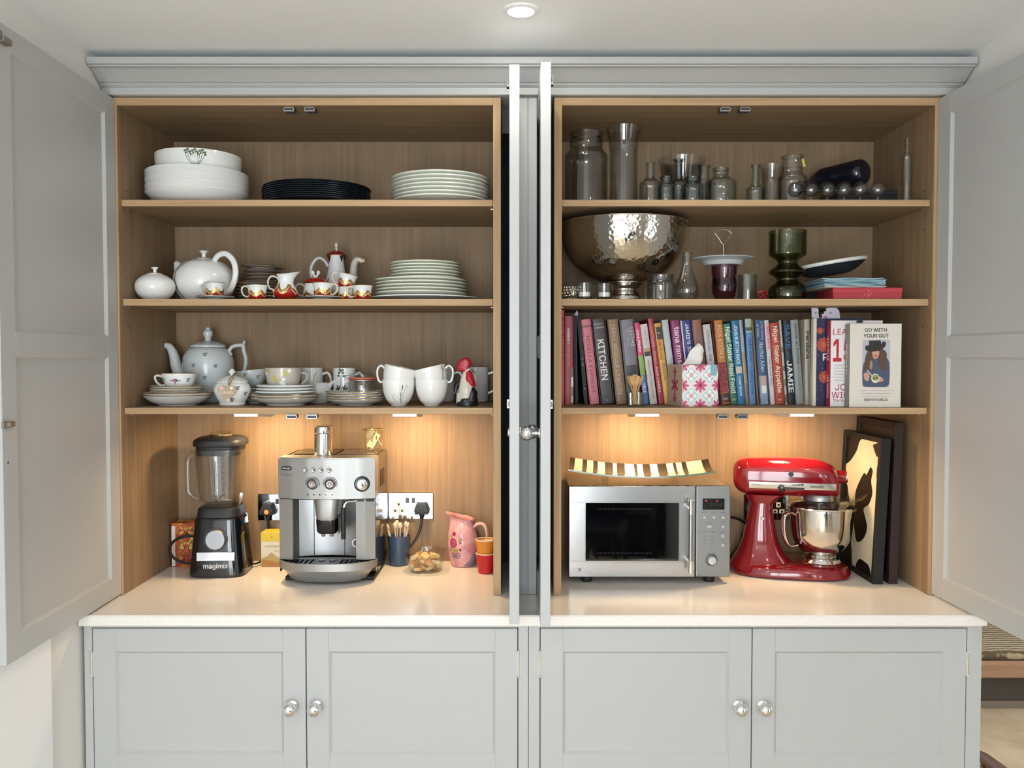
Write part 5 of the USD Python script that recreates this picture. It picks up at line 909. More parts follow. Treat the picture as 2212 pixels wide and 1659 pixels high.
B('tall bright red cookbook at the left end of the row', 1210, 1219.3, 1210, 1219.3, 670, col='c23a44', texts=(('MOLTO', '5a1a20', .08, .52, .62, False),))
B('crimson barbecue cookbook with white and orange title', 1220, 1240.5, 1220, 1239, 683, col='9c2a3e', texts=(("WEBER'S", 'ece6e2', .13, .32, .26, False, .42, True), ('BARBECUE', 'd08a3e', .34, .56, .26, False, .42, True)), bands=(('cdb9a6', .02, .1, .72, 1), ('8e6a48', .1, .2, .72, 1), ('ddd8cf', .2, .31, .72, 1), ('7a5a46', .31, .41, .72, 1)))
B('plain black cookbook without title leaning beside the crimson one', 1241.5, 1249.5, 1239, 1246, 682, col='222629')
B('black cookbook with small white marks and a pink patch', 1262, 1271.5, 1246, 1254.5, 684, col='1f2427', texts=(('4F', 'dfe0dc', .16, .20, .38, True, .5, True), ('OTTO', '84888a', .22, .235, .5, True), ('r', 'e6e6e2', .50, .535, .35, True, .6, True)), bands=(('7a2f55', .44, .47, .3, .8),))
B('pink cookbook with dark express title', 1274.5, 1296.6, 1255, 1276, 691, col='cf6f7c', texts=(('NIGELLA EXPRESS', '7a2f3e', .20, .86, .36, False),), bands=(('8d3848', .905, .93),))
B('dark brown cookbook with big white title KITCHEN', 1297.5, 1330, 1276.5, 1308, 691, col='2b2524', texts=(('KITCHEN', 'e4e0da', .24, .72, .44, False, .5, True), ('NIGELLA', 'cfcac4', .925, .955, .62, True), ('LAWSON', 'cfcac4', .885, .915, .62, True), ('IC', 'a39c94', .03, .06, .2, True)))
B('tan cookbook with long cream title FEAST', 1331.5, 1355, 1311.5, 1336.5, 691, col='8a6d50', texts=(('FEAST NIGELLA LAWSON', 'cdb795', .06, .88, .34, False),))
B('grey fish cookbook with a torn jacket', 1356.5, 1387, 1338, 1369.5, 692, col='77747e', bands=(('3b3a3c', .0, .46),), texts=(('LEITHS', 'dedde0', .10, .32, .24, False, .78), ('FISH BIBLE', 'b3b1b8', .11, .30, .16, False, .5), ('Caroline Waldegrave', 'a3a1aa', .12, .44, .12, False, .2)))
B('thin pink, green and blue juice recipe book', 1390.5, 1403.5, 1370, 1381.5, 698, col='d63b6e', bands=(('84b04a', .36, .60), ('4a74b8', .0, .36)), texts=(('Juice Master', 'f0dfe4', .08, .36, .5, False, .5, True), ('VILLE', 'dfe6f2', .74, .86, .5, False, .5, True)))
B('white foolproof cookbook with a tiny portrait on the spine', 1404.5, 1422.5, 1382.3, 1398.5, 701, col='cfc8c4', bands=(('b59a6a', .62, .70), ('26262c', .60, .655, .1, .9)), texts=(('ABSOLUTELY FOOLPROOF', '4a4a4e', .44, .93, .24, False), ('Mary Berry', 'a9a2a0', .08, .26, .36, False)))
B('deep red cookbook about cakes with white lettering', 1423.5, 1435, 1399, 1411.5, 689, col='a8283c', texts=(('LUCY YOUNG', 'e6b9bd', .08, .33, .34, False), ('Secrets of', 'e6b9bd', .38, .52, .30, False), ('AGA CAKES', 'f1dcdc', .56, .86, .36, False)))
B('yellow cookbook with black label and green title', 1436, 1452, 1412.5, 1427.5, 699, col='d29c3c', bands=(('2a2620', .80, .95, .2, .95),), texts=(('YAN FLUNG', '4c3a1c', .20, .45, .30, False, .4), ('FLOUR', '3d6a58', .50, .70, .4, False, .55), ('fw', 'ded6c6', .86, .90, .45, True)))
B('pale blue-grey cookbook left of the purple one', 1452.5, 1467, 1428.5, 1446, 692, col='b9c2c6', texts=(('NIGEL', '9aa3a8', .46, .70, .42, False, .7),))
B('purple cookbook with large white lowercase title', 1467.5, 1488, 1447.5, 1468, 693, col='8a2f66', texts=(('tana ramsay', 'ead9e3', .08, .62, .52, False, .5, True),))
B('royal blue cookbook titled with a 30-minute promise', 1488.5, 1512, 1468.8, 1493, 693, col='27357f', bands=(('d5d8e0', .0, 1.0, .0, .14),), texts=(("JAMIE'S 30-MINUTE MEALS", 'e8ebf3', .04, .90, .30, False, .58, True),))
B('copper brown cookbook behind the tissue plume', 1512.5, 1533, 1493.5, 1516, 692, col='95624a', bands=(('c47a3c', .0, .36),), texts=(('Allotment', '6f6f8e', .10, .32, .32, False),))
B('white cookbook with thin grey title behind the tissue box', 1538, 1554.5, 1517.5, 1534, 701.5, col='cbc8cb', texts=(('Deliciously Ella', '77757c', .08, .46, .36, False),))
B('narrow dark maroon book beside the orange Indian one', 1555, 1559, 1535, 1541, 696, col='4f2a26')
B('orange Indian cookbook with red title panel', 1559, 1578, 1541.5, 1560.5, 692.5, col='c07634', bands=(('a03a3c', .14, .50, .05, .95), ('5a2a2a', .02, .13), ), texts=(("RICK STEIN'S", 'ecd9b4', .06, .46, .40, False, .55), ('INDIA', '7a2230', .50, .80, .66, False, .5, True), ('BBC', 'e6d2c8', .05, .08, .6, True)))
B('green cookbook with bold white real food title', 1578.5, 1593.5, 1561.8, 1577, 700, col='3f7a5a', texts=(('Nigel Slater Real Food', 'e9efe6', .04, .86, .62, False, .5, True), ('4E', 'dfe6dc', .04, .08, .5, True)))
B('bright blue coastal recipe book with white lettering', 1594, 1611, 1579, 1595.5, 693, col='2677a6', bands=(('c9c3b6', .37, .45, .1, .9),), texts=(('JOHN BURTON RACE', 'e8eef2', .05, .52, .42, False, .5, True), ('Coastal Recipes', 'dfe8ee', .66, .90, .32, False, .5, True)))
B('pale landscape-printed book between two blue ones', 1611.5, 1619, 1596, 1608.5, 691.5, col='a9a3a6', bands=(('a98a5e', .25, .62), ('8e6a5c', .0, .25)))
B('light blue baking bible with picture at its top', 1619.5, 1635, 1609, 1622.5, 689, col='5a8cc0', bands=(('aeb8a6', .84, 1.0), ('5f6b52', .86, .90)), texts=(("MARY BERRY'S Baking Bible", '2f4f86', .22, .88, .46, False),))
B('thin ochre-edged book right of the baking bible', 1635.5, 1640, 1622.8, 1628.8, 691, col='8a6a44')
B('dark blue entertaining cookbook with a portrait low on the spine', 1641, 1664, 1629.5, 1650, 691.5, col='3c5a80', bands=(('8fa3bb', .0, .34, .1, .9), ('d9a58e', .22, .33, .3, .75), ('eceae6', .13, .22, .3, .8)), texts=(('Rachel Allen', 'd3dbe6', .27, .62, .42, False, .55), ('Entertaining', 'b9c5d6', .02, .24, .28, False, .72), ('at Home', 'b9c5d6', .05, .20, .26, False, .3)))
B('white and pink book with real food fast title', 1664.8, 1674.5, 1650.5, 1661.5, 692, col='d6cfd3', bands=(('e6bccb', .66, .96),), texts=(('Mary Berry', 'b8507c', .08, .34, .5, False), ('real food fast', '6f87b0', .44, .78, .46, False)))
B('red-orange appetite cookbook with bold white lettering', 1675, 1696.3, 1662, 1682, 698, col='b24a2e', texts=(('Nigel Slater Appetite', 'f1e2d4', .04, .86, .46, False, .5, True), ('4E', 'e9d2c2', .04, .08, .4, True)))
B('pale grey book with a printed fern edge', 1696.8, 1702, 1682.5, 1690, 692, col='b9b9b2', bands=(('7a6a4c', .02, .12), ('8a7a5a', .22, .3), ('77704f', .4, .46), ('84795a', .62, .68)))
B('black cookbook with blue and white save title', 1702.5, 1719.3, 1690.3, 1706.5, 692, col='1d262e', texts=(('SAVE', '3a6fb0', .05, .34, .58, False, .5, True), ('with', '3a6fb0', .37, .46, .3, False), ('JAMIE', 'e6e8e8', .48, .86, .66, False, .5, True)))
B('grey cookbook with dark lowercase home title', 1719.8, 1736.5, 1707, 1735, 691.5, col='9aa09d', texts=(('jamie at home', '3f4647', .05, .52, .34, False, .6), ('cook your way to the good life', '6a706f', .54, .84, .16, False, .6)))
B('cream cookbook with black Persian title', 1740, 1753, 1737.5, 1749.5, 690, 874, col='c9c2b0', Y=.163, texts=(('Persiana', '3f3b36', .14, .46, .62, False, .5, True), ('Recipes from the Middle East & beyond', '77726a', .48, .84, .28, False)))
# three books standing face out, one in front of the other
def faced(label, x0, x1, top, bot, Y, th, col, spine, sw):
    xa, xb = X(x0, Y, 780), X(x1, Y, 780); w = xb-xa; h = float(W(x0, top, Y)[2])-S3
    t = thing('cookbook', label, 'book', (xa, Y, S3), 0, 'cookbooks standing face out')
    part(t, 'cover', cat(box(0, w, 0, .0022, 0, h, .0006), box(0, w, th-.0022, th, 0, h, .0006)), mt(col, .35)); part(t, 'spine', box(-.0012, .0022, 0, th, 0, h, .0006), mt(spine, .4)); part(t, 'pages', box(.0022, w-.003, .0022, th-.0022, .002, h-.002, 0), PAGE); return t, w, h
def on(t, g, x, z, colr, name, d=0.0004): part(t, name, front(flat(g, .0003), (x, -d, z)), mt(colr, .45))
def word(t, s, x, z, hgt, colr, w=None, bold=False, d=.0003): part(t, 'title', front(txt(s, hgt, .0003, bold, w), (x, -d, z)), mt(colr, .45))
t, w, h = faced('navy cookbook with red flower heads standing face out', 1757, 1872, 688, 875, .105, .020, '232a4e', 'd9d4c6', 0)
on(t, sg.box(0, 0, .008, h), 0, 0, 'd9d4c6', 'cover_edge')
for x, z, s in ((.030, h*.70, 1.0), (.034, h*.33, .85), (.018, h*.86, .45)):
    on(t, so.unary_union([sa.rotate(ell(0, .012*s, .006*s, .010*s), 360*q/11, origin=(0, 0)) for q in range(11)]), x, z, 'b0503f', 'flower_print'); on(t, ell(0, 0, .008*s, .008*s), x, z, 'c96a4e', 'flower_print', .0008)
on(t, so.unary_union([ell(.012+.02*abs(math.sin(q*1.9)), h*(.08+.05*q), .0008, .0008) for q in range(18)]), 0, 0, 'd8d2cf', 'speckle_print'); word(t, 'PLENTY', .024, h*.52, .020, 'e6e2d8', None, True, .001)
t, w, h = faced('white cookbook with big red 15 standing face out', 1793, 1906, 692, 877, .072, .026, 'e9e4e8', 'b01f33', 0)
word(t, 'LEAN IN', .006, h*.835, .016, 'b23a4c'); word(t, '15', .008, h*.53, .060, 'c01f2e', .055, True); word(t, 'JOE', .014, h*.19, .018, 'a82c46'); word(t, 'WICKS', .005, h*.10, .017, 'a82c46'); word(t, 'The Body Coach', .008, h*.055, .008, 'a8505f')
on(t, so.unary_union([sg.box(.012, h*(.30+.035*q), .040, h*(.312+.035*q)) for q in range(6)]), 0, 0, 'c9c4c2', 'small_print'); on(t, ell(.082, h*.985, .010, .004), 0, 0, '2b2320', 'hair_print')
m = tf(tf(centred(txt('LEAN IN 15', .0105, .0003, True, .070)), rz=-90)); m = tf(front(m), rz=-90); part(t, 'title', tf(m, (-.0013, .013, h*.68)), mt('ead9da', .45)); m = tf(front(tf(centred(txt('JOE WICKS', .0105, .0003, True, .066)), rz=-90)), rz=-90); part(t, 'title', tf(m, (-.0013, .013, h*.24)), mt('ead9da', .45))
t, w, h = faced('cream cookbook with a hatted woman on its cover, face out in front', 1834, 1947, 699, 879.5, .040, .026, 'dcd6cc', '7d8273', 0)
m = tf(front(tf(centred(txt('GO WITH YOUR GUT', .0090, .0003, True, .088)), rz=-90)), rz=-90); part(t, 'title', tf(m, (-.0013, .014, h*.57)), mt('d9d9d0', .45))
ux, uz = w/740., h/1110.           # cover laid out on a grid of 740 x 1110
G = lambda p: sg.Polygon([(x*ux, h-y*uz) for x, y in p]); GS = lambda p: spoly([(x*ux, h-y*uz) for x, y in p])
def cw(s, cx, y, hh, wid, col_, bold=True): m = centred(txt(s, hh*uz, .0003, bold, wid*ux)); part(t, 'title', front(m, (cx*ux, -.0003, h-y*uz)), mt(col_, .5))
cw('GO WITH', 372, 84, 44, 312, '3c3c38'); cw('YOUR GUT', 378, 160, 46, 355, '3c3c38'); cw('ROBYN YOUKILIS', 388, 1010, 30, 330, '55534e')
for q, wd in enumerate((490, 420, 380)): cw(('A SPECIAL GUIDE TO NOURISHING YOUR', 'BODY AND GUT WITH RECIPES AND', 'EASY ROUTINES FOR EVERY DAY')[q], 390, 890+38*q, 13, wd, 'aaa59c', False)
pr = lambda g, cl, nm, d: part(t, nm, front(flat(g, .0002), (0, -d, 0)), mt(cl, .5))
pr(G([(188, 214), (576, 214), (576, 842), (188, 842)]), 'b6b7c6', 'photo_print', .0003)
pr(GS([(250, 470), (300, 430), (480, 420), (545, 470), (574, 560), (574, 760), (545, 830), (470, 842), (320, 842), (215, 830), (192, 760), (196, 560)]).intersection(G([(188, 214), (576, 214), (576, 842), (188, 842)])), '4a526b', 'jumper_print', .0006)
pr(GS([(240, 400), (300, 340), (470, 340), (530, 400), (520, 500), (535, 590), (470, 620), (420, 560), (410, 470), (320, 470), (330, 560), (290, 620), (230, 600), (220, 500)]), '5a4336', 'hair_print', .0009); pr(GS([(300, 480), (330, 520), (320, 600), (290, 590)]), 'a98560', 'hair_highlight', .0011)
pr(GS([(320, 370), (410, 360), (422, 400), (400, 455), (365, 468), (335, 440)]), 'c99a86', 'face_print', .0012); pr(GS([(345, 428), (372, 420), (396, 426), (372, 440)]), 'b0303a', 'mouth_print', .0014)
pr(so.unary_union([GS([(222, 330), (240, 290), (320, 300), (430, 300), (470, 240), (510, 250), (505, 300), (440, 350), (330, 372), (250, 362)]), G([(275, 226), (440, 222), (460, 330), (280, 345)])]), '2a2724', 'hat_print', .0015)
pr(so.unary_union([GS([(205, 665), (250, 645), (290, 690), (270, 760), (220, 740)]), GS([(400, 720), (440, 700), (490, 745), (460, 770), (410, 770)])]), 'c9998a', 'hands_print', .0012); pr(ell(372*ux, h-725*uz, 58*ux, 62*uz), 'd9d9d0', 'dish_print', .0014); pr(ell(375*ux, h-715*uz, 44*ux, 38*uz), '8f9648', 'salad_print', .0016); pr(so.unary_union([ell(350*ux, h-730*uz, 14*ux, 10*uz), ell(400*ux, h-720*uz, 12*ux, 12*uz)]), '3f4a2e', 'salad_leaf_print', .0018); pr(GS([(246, 620), (262, 616), (330, 690), (322, 700)]), 'c9c4bd', 'fork_print', .0018)
# paper slips between the pages, tissue box, stirrers
def slip(label, px, py0, py1, wpx, Y, shape, stars=0):
    k = K(Y); x = X(px, Y, py0); z0 = float(W(px, py1, Y)[2]); hh = float(W(px, py0, Y)[2])-z0
    t = thing('paper_slip', label, 'paper', (x, Y, z0-.010)); part(t, 'paper', front(flat(sa.translate(shape(wpx*k, hh), 0, .010).union(sg.box(-wpx*k*.3, 0, wpx*k*.3, .012)), .0004)), mt('d6d3e2', .7), False)
    if stars: part(t, 'star_motif', front(flat(so.unary_union([stroke([(-.004*math.cos(a), -.004*math.sin(a)), (.004*math.cos(a), .004*math.sin(a))], .0009) for a in (0, 1.05, 2.1)]), .0003), (0, -.0006, .010+hh*.5)), mt('6a6a78', .6))
    return t
slip('small white starred paper slip above the cream cookbook', 1761.5, 664, 688, 17, .128, lambda w, h: sg.Polygon([(-w/2, h*.7), (-w/2, h), (w*.2, h), (w*.42, h*.75), (w*.36, h*.5), (w/2, 0), (-w*.45, 0)]), 1)
t = slip('larger white starred paper slip with torn edge among the books', 1794, 664, 688, 42, .120, lambda w, h: sg.Polygon([(-w/2, 0), (-w*.40, h*.2), (-w*.46, h*.35), (-w*.30, h*.45), (-w*.36, h*.6), (-w*.20, h*.7), (-w*.26, h*.85), (-w*.1, h), (w*.3, h*.95), (w*.45, h*.7), (w/2, 0)]), 1)
part(t, 'pink_mark', front(flat(ell(-.014, .013, .006, .005)), (0, -.0006, 0)), mt('cf7fa2', .6))
slip('pale blue paper corner above the plain black cookbook', 1243, 670, 686, 12, .20, lambda w, h: sg.Polygon([(-w/2, 0), (w*.3, h), (w/2, h*.6), (w*.35, 0)]))
TXX = X(1496, .12, 830)
t = thing('tissue_box', 'cube tissue box printed with pink and aqua lattice in front of the books', 'tissue box', (TXX, .118, S3), 11)
tw = .054; th_ = .118
part(t, 'carton', box(-tw, tw, -tw, tw, 0, th_, .001), mt('e9dcdc', .45)); part(t, 'side_face', box(-tw-.0004, -tw, -tw+.0006, tw, .0005, th_-.0005, 0), mt('bdb29c', .5))
fc = lambda g, colr, nm, d: part(t, nm, front(flat(g, .0002), (0, -tw-d, 0)), mt(colr, .5))
for i in range(2):
    for j in range(2):
        cx, cz = -.027+.054*i, .031+.058*j; dm = poly((cx-.026, cz), (cx, cz-.028), (cx+.026, cz), (cx, cz+.028))
        fc(dm, 'eef3f2', 'diamond_motif', .0002); fc(dm.buffer(-.003).difference(dm.buffer(-.0058)), 'a9cfd4', 'diamond_line', .0004); fc(ell(cx, cz, .0062, .0066), 'e3a9a6', 'diamond_heart', .0004)
        fc(so.unary_union([sa.rotate(sg.box(cx-.0035, cz+.0105, cx+.0035, cz+.012), 45+90*q, origin=(cx, cz)) for q in range(4)]), '5f7f86', 'diamond_dash', .0005)
pkz = [(0, .060), (0, .002), (0, .117), (-.054, .060), (.054, .060), (-.054, .003), (.054, .003), (-.054, .116), (.054, .116)]
clip = sg.box(-tw+.0008, .0008, tw-.0008, th_-.0008)
for x, z in pkz: fc(so.unary_union([sa.rotate(ell(0, .0105, .0042, .0095), 45*q, origin=(0, 0)) for q in range(8)]).buffer(0) if False else sa.translate(so.unary_union([sa.rotate(ell(0, .0105, .0036, .0095), 45*q, origin=(0, 0)) for q in range(8)]), x, z).intersection(clip), 'cf5f86', 'pink_motif', .0003); fc(ell(x, z, .0055, .0055).intersection(clip), 'a83058', 'pink_heart', .0005)
sf = lambda g, colr, nm, d: part(t, nm, tf(front(flat(g, .0002)), (-tw-.0004-d, 0, 0), rz=-90), mt(colr, .5))
for zc, s in ((.060, 1.0), (.098, .55), (.022, .55)): sf(so.unary_union([sa.translate(sa.rotate(ell(0, .014*s, .0055*s, .014*s), 60*q+(0 if s == 1 else 30), origin=(0, 0)), 0, zc) for q in range(6)]), 'b04450', 'red_motif', .0001)
sf(ell(0, .060, .007, .012), '8d2a3a', 'red_heart', .0004)
part(t, 'label_tab', front(flat(sg.box(.030, .092, .049, .1175).union(ell(.0395, .094, .0095, .007))), (0, -tw-.0009, 0)), mt('7ab6c4', .5))
pl = hull([(-.030, -.003, 0), (-.028, .003, .002), (.020, .004, 0), (.022, -.004, .002), (.028, -.003, .052), (.016, .004, .062), (.038, .002, .040), (.002, -.004, .048), (-.008, .004, .030)]); pl = subdiv(pl, .008); pl.vertices += .0022*np.stack([np.sin(pl.vertices[:, 2]*130), np.cos(pl.vertices[:, 0]*150), 0*pl.vertices[:, 0]], 1)
tt = thing('tissue', 'white paper tissue pulled up out of the lattice tissue box', 'tissue', (TXX-.002, .118, S3+th_+.0003), 5); part(tt, 'sheet', pl, mt('efeeea', .8), 60)
sx_ = at(1371, .075, S3, 860)
t = thing('stirrer_glass', 'small square clear glass holding wooden stirrers', 'glass', sx_); part(t, 'glass', loft([(0, 0, 0, .0235, .0235, 5), (0, 0, .003, .0255, .0255, 5), (0, 0, .040, .0265, .0265, 5), (0, 0, .040, .0245, .0245, 5), (0, 0, .006, .0235, .0235, 5)], 40), CLEAR)
for q in range(14):
    a = 2.4*q; tilt = 8+13*abs(math.sin(q*1.7)); r = .006+.004*(q % 3)
    s = thing('stirrer', 'flat wooden coffee stirrer fanned out in the small square glass', 'stirrer', (sx_[0]-r*math.sin(a)*.6, sx_[1]+r*math.cos(a)*.6, S3+.0065), math.degrees(a), 'wooden stirrers in the square glass', rx=tilt)
    part(s, 'stick', box(-.0022, .0022, -.0009, .0009, 0, .066, .0004), mt('cfa66c', .6)); part(s, 'paddle', hull([(x*w_, y*.001, z) for x in (-1, 1) for y in (-1, 1) for w_, z in ((.0022, .056), (.0066, .066), (.0070, .080), (.004, .085))]), mt('d6b077', .6))
# ------------------------------------------------------------------ microwave
BRUSH = nodes('brushed_steel', {'t': ('texture_coordinate', {}), 'm': ('mapping', {'scale': (6, 6, 900)}), 'n': ('noise_texture', {'scale': 1.0, 'detail': 2}), 'b': ('bump', {'strength': .03, 'distance': .0006}), 'p': ('principled_bsdf', {'base_color': (.47, .475, .47), 'metallic': 1.0, 'roughness': .22})}, [('t.object', 'm.vector'), ('m.vector', 'n.vector'), ('n.fac', 'b.height'), ('b.normal', 'p.normal')], 'p.BSDF')
PANEL = mt((.27, .28, .28), .42, .8)
ym = .118; mw = X(1578, ym, 1150)-X(1228, ym, 1150); mxc = (X(1578, ym, 1150)+X(1228, ym, 1150))/2; k = K(ym)
t = thing('microwave', 'stainless steel microwave oven with dark glass door', 'microwave', (mxc, ym, ZC)); H0, H1 = .018, .2835; w2 = mw/2
xx = lambda px: (px-1403)*k
zz = lambda py: H0 + (1249-py)/(1249-1050)*(H1-H0)
part(t, 'housing', box(-w2+.004, w2-.004, .018, .262, H0+.003, H1-.001, .004), mt((.55, .55, .54), .3, .9))
for s in (-1, 1):
    for y in (.03, .23): part(t, 'foot', tf(cyl(.016, H0+.003, 20), (s*(w2-.055), y, 0)), RUBBER)
part(t, 'door', rbox(-w2, xx(1501.5), 0, .0178, H0, H1, .004, 3), BRUSH); part(t, 'control_panel', rbox(xx(1504), w2, .001, .0178, H0, H1, .004, 3), PANEL)
part(t, 'door_strip', box(-w2+.002, xx(1501), -.0012, .0005, zz(1084.5), H1-.002, .0006), BRUSH); part(t, 'door_strip', box(-w2+.002, xx(1501), -.0012, .0005, H0+.002, zz(1215), .0006), BRUSH)
part(t, 'door_side_strip', box(-w2+.002, xx(1263), -.0012, .0005, zz(1213.5), zz(1086), .0006), BRUSH); part(t, 'door_side_strip', box(xx(1467.5), xx(1501), -.0012, .0005, zz(1213.5), zz(1086), .0006), PANEL)
part(t, 'door_glass', box(xx(1264), xx(1466.5), -.0010, .0005, zz(1213), zz(1086.5), .0004), mt('050608', .03, coat_weight=.5), label='dark glass window')
part(t, 'vent_dots', cat([box(xx(1290)+.0038*q, xx(1290)+.0038*q+.0012, -.0013, -.0009, z-.0016, z+.0016, 0) for q in range(42) for z in (zz(1100), zz(1196))]), mt('1c1d1f', .4), False, kind='stuff')
part(t, 'handle', tube([(xx(1487), -.034, zz(y)) for y in (1106, 1150, 1208)], .0056, 18), BRUSH)
for a, b in ((1076, 1107), (1207, 1234)): part(t, 'handle_end', tube([(xx(1487), -.034, zz(a)), (xx(1487), -.034, zz(b))], .0060, 18), CHROME)
for y in (1093, 1207): part(t, 'handle_post', tf(cyl(.0048, .032, 16), (xx(1483), -.001, zz(y)), rx=90), CHROME)
part(t, 'display', box(xx(1518), xx(1565.5), -.0004, .0012, zz(1101.5), zz(1077.5), .0003), mt('0b0c0c', .12))
for s, px in (('0', 1537), ('3', 1548), ('8', 1556.5)): part(t, 'digit', front(tf(centred(txt(s, .0085, .0002)), rz=0), (xx(px), -.0005, zz(1090.5))), mt('26302a', .4, emission_color=(.25, .4, .3), emission_strength=.04))
for px in (1525.5, 1549.5): part(t, 'indicator', front(flat(ell(0, 0, .0032, .0016)), (xx(px), -.0005, zz(1082))), mt('a0152a', .4, emission_color=(1, .05, .15), emission_strength=.6), label='small red indicator')
def btn(px, py, w=.0056, h=.0056):
    part(t, 'button', cat(front(tf(hull(np.vstack([np.array(ell(0, 0, w, h, 0, 12).exterior.coords)[:, [0, 1, 0]]*[1, 1, 0], np.array(ell(0, 0, w*.8, h*.8, 0, 12).exterior.coords)[:, [0, 1, 0]]*[1, 1, 0]+[0, 0, .0045]])), (0, 0, 0)), (xx(px), .0012, zz(py)))), mt((.72, .73, .73), .22, .7))
for px, py in ((1521.5, 1118), (1542, 1118), (1562, 1118), (1562, 1138.5), (1562, 1158.5), (1562, 1179)): btn(px, py)
btn(1532.5, 1138, .0095, .0050)
part(t, 'dial_ring', front(lathe([(.0135, 0), (.0175, 0), (.0175, .0015), (.0135, .002), (.0135, 0)], 40), (xx(1538), .0012, zz(1211))), mt('55585a', .3, .5)); part(t, 'dial', front(lathe([(0, 0), (.0135, 0), (.0130, .011), (.011, .014), (0, .0145)], 36), (xx(1538), .0012, zz(1211))), mt((.75, .76, .76), .22, .7))
for s, px, py, wd in (('MICROWAVE', 1522, 1107.5, .015), ('GRILL', 1542, 1107.5, .012), ('COMBI', 1562, 1107.5, .014), ('Auto Menu', 1534, 1130.5, .021), ('Clock', 1562, 1128.5, .014), ('Defrost', 1562, 1150.5, .015), ('Stop', 1562, 1169, .009), ('+30sec', 1523, 1150, .013), ('Weight', 1541, 1150, .013), ('Start / Time', 1538, 1198, .026)):
    part(t, 'caption', front(centred(txt(s, .0030, .0002, False, wd)), (xx(px), .0009, zz(py))), mt('4d5052', .5))
for i in range(4):
    for px in (1523, 1541): part(t, 'caption', front(centred(txt(('Rice', 'Fish', 'Meat', 'Soup')[i], .0030, .0002, False, .008)), (xx(px), .0009, zz(1159+8.2*i))), mt('5d6062', .5))
part(t, 'energy_label', front(flat(sg.box(0, 0, .022, .010).difference(sg.box(.0006, .0006, .0214, .0094))), (xx(1238), -.0013, zz(1236))), mt('8d9092', .4)); part(t, 'energy_mark', front(flat(so.unary_union([sg.box(.0145, .0012, .0205, .0088)])), (xx(1238), -.0013, zz(1236))), mt('8a8c8e', .4))
# striped glass dish on the microwave
n = {'t': ('texture_coordinate', {}), 's': ('separate_xyz', {}), 'k': ('math', {'math_type': 'multiply_add', 'value2': 1/.44, 'value3': .5})}
edges = [0, .05, .105, .135, .18, .21, .26, .315, .345, .40, .465, .485, .525, .575, .625, .69, .735, .755, .795, .825, .93, 1.0]
rmp = [(e, c('1d1713') if q % 2 == 0 else c('ece2c6')) for q, e in enumerate(edges[:-1])]
n.update({'r': ('rgb_ramp', {'interpolate': False, 'ramp': rmp}), 'p': ('principled_bsdf', {'roughness': .10, 'coat_weight': .4})})
STRP = nodes('striped_glass', n, [('t.object', 's.vector'), ('s.x', 'k.value1'), ('k.value', 'r.fac'), ('r.color', 'p.base_color')], 'p.BSDF')
dz = ZC + H1 + .0002
t = thing('striped_dish', 'curved black and cream striped glass dish on the microwave', 'dish', (X(1385, .20, 1010), ym+.105, dz), -6)
nx, ny = 44, 12; L, Wd = .425, .185
gx2, gy2 = np.meshgrid(np.linspace(-L/2, L/2, nx), np.linspace(-Wd/2, Wd/2, ny), indexing='ij')
zc = .0085 + .019*(2*gx2/L)**2 + .012*(2*gy2/Wd)**2 + .07*(gy2+Wd/2)
v = []; f = []
for s_, off in ((0, 0.0), (1, .005)): v.append(np.stack([gx2+(.0), gy2, zc+off], -1).reshape(-1, 3))
idx = lambda i, j, s_: s_*nx*ny + i*ny + j
for i in range(nx-1):
    for j in range(ny-1):
        f += [(idx(i, j, 1), idx(i+1, j, 1), idx(i+1, j+1, 1)), (idx(i, j, 1), idx(i+1, j+1, 1), idx(i, j+1, 1)), (idx(i, j, 0), idx(i+1, j+1, 0), idx(i+1, j, 0)), (idx(i, j, 0), idx(i, j+1, 0), idx(i+1, j+1, 0))]
part(t, 'dish', tm(np.vstack(v), f), STRP, 40)
ef = []
for i in range(nx-1):
    for j, q in ((0, 0), (ny-1, 1)): a_, b_, c_, d_ = idx(i, j, 0), idx(i+1, j, 0), idx(i+1, j, 1), idx(i, j, 1); ef += [(a_, b_, c_), (a_, c_, d_)] if q == 0 else [(a_, c_, b_), (a_, d_, c_)]
for j in range(ny-1):
    for i, q in ((0, 1), (nx-1, 0)): a_, b_, c_, d_ = idx(i, j, 0), idx(i, j+1, 0), idx(i, j+1, 1), idx(i, j, 1); ef += [(a_, b_, c_), (a_, c_, d_)] if q == 0 else [(a_, c_, b_), (a_, d_, c_)]
part(t, 'glass_edge', tm(np.vstack(v), ef), mt('6f8a78', .1), False, label='greenish cut glass edge')
for sx_ in (-.105, .100):
    for sy_ in (-.045, .05):
        part(t, 'glass_foot', cat([lathe([(0, 0), (.007, 0), (.012, .005), (.008, .010), (.011, .012), (.008, .0135 if sy_ < 0 else .020), (0, .0135 if sy_ < 0 else .020)], 20)]).apply_translation((sx_, sy_, 0)), CLEAR)
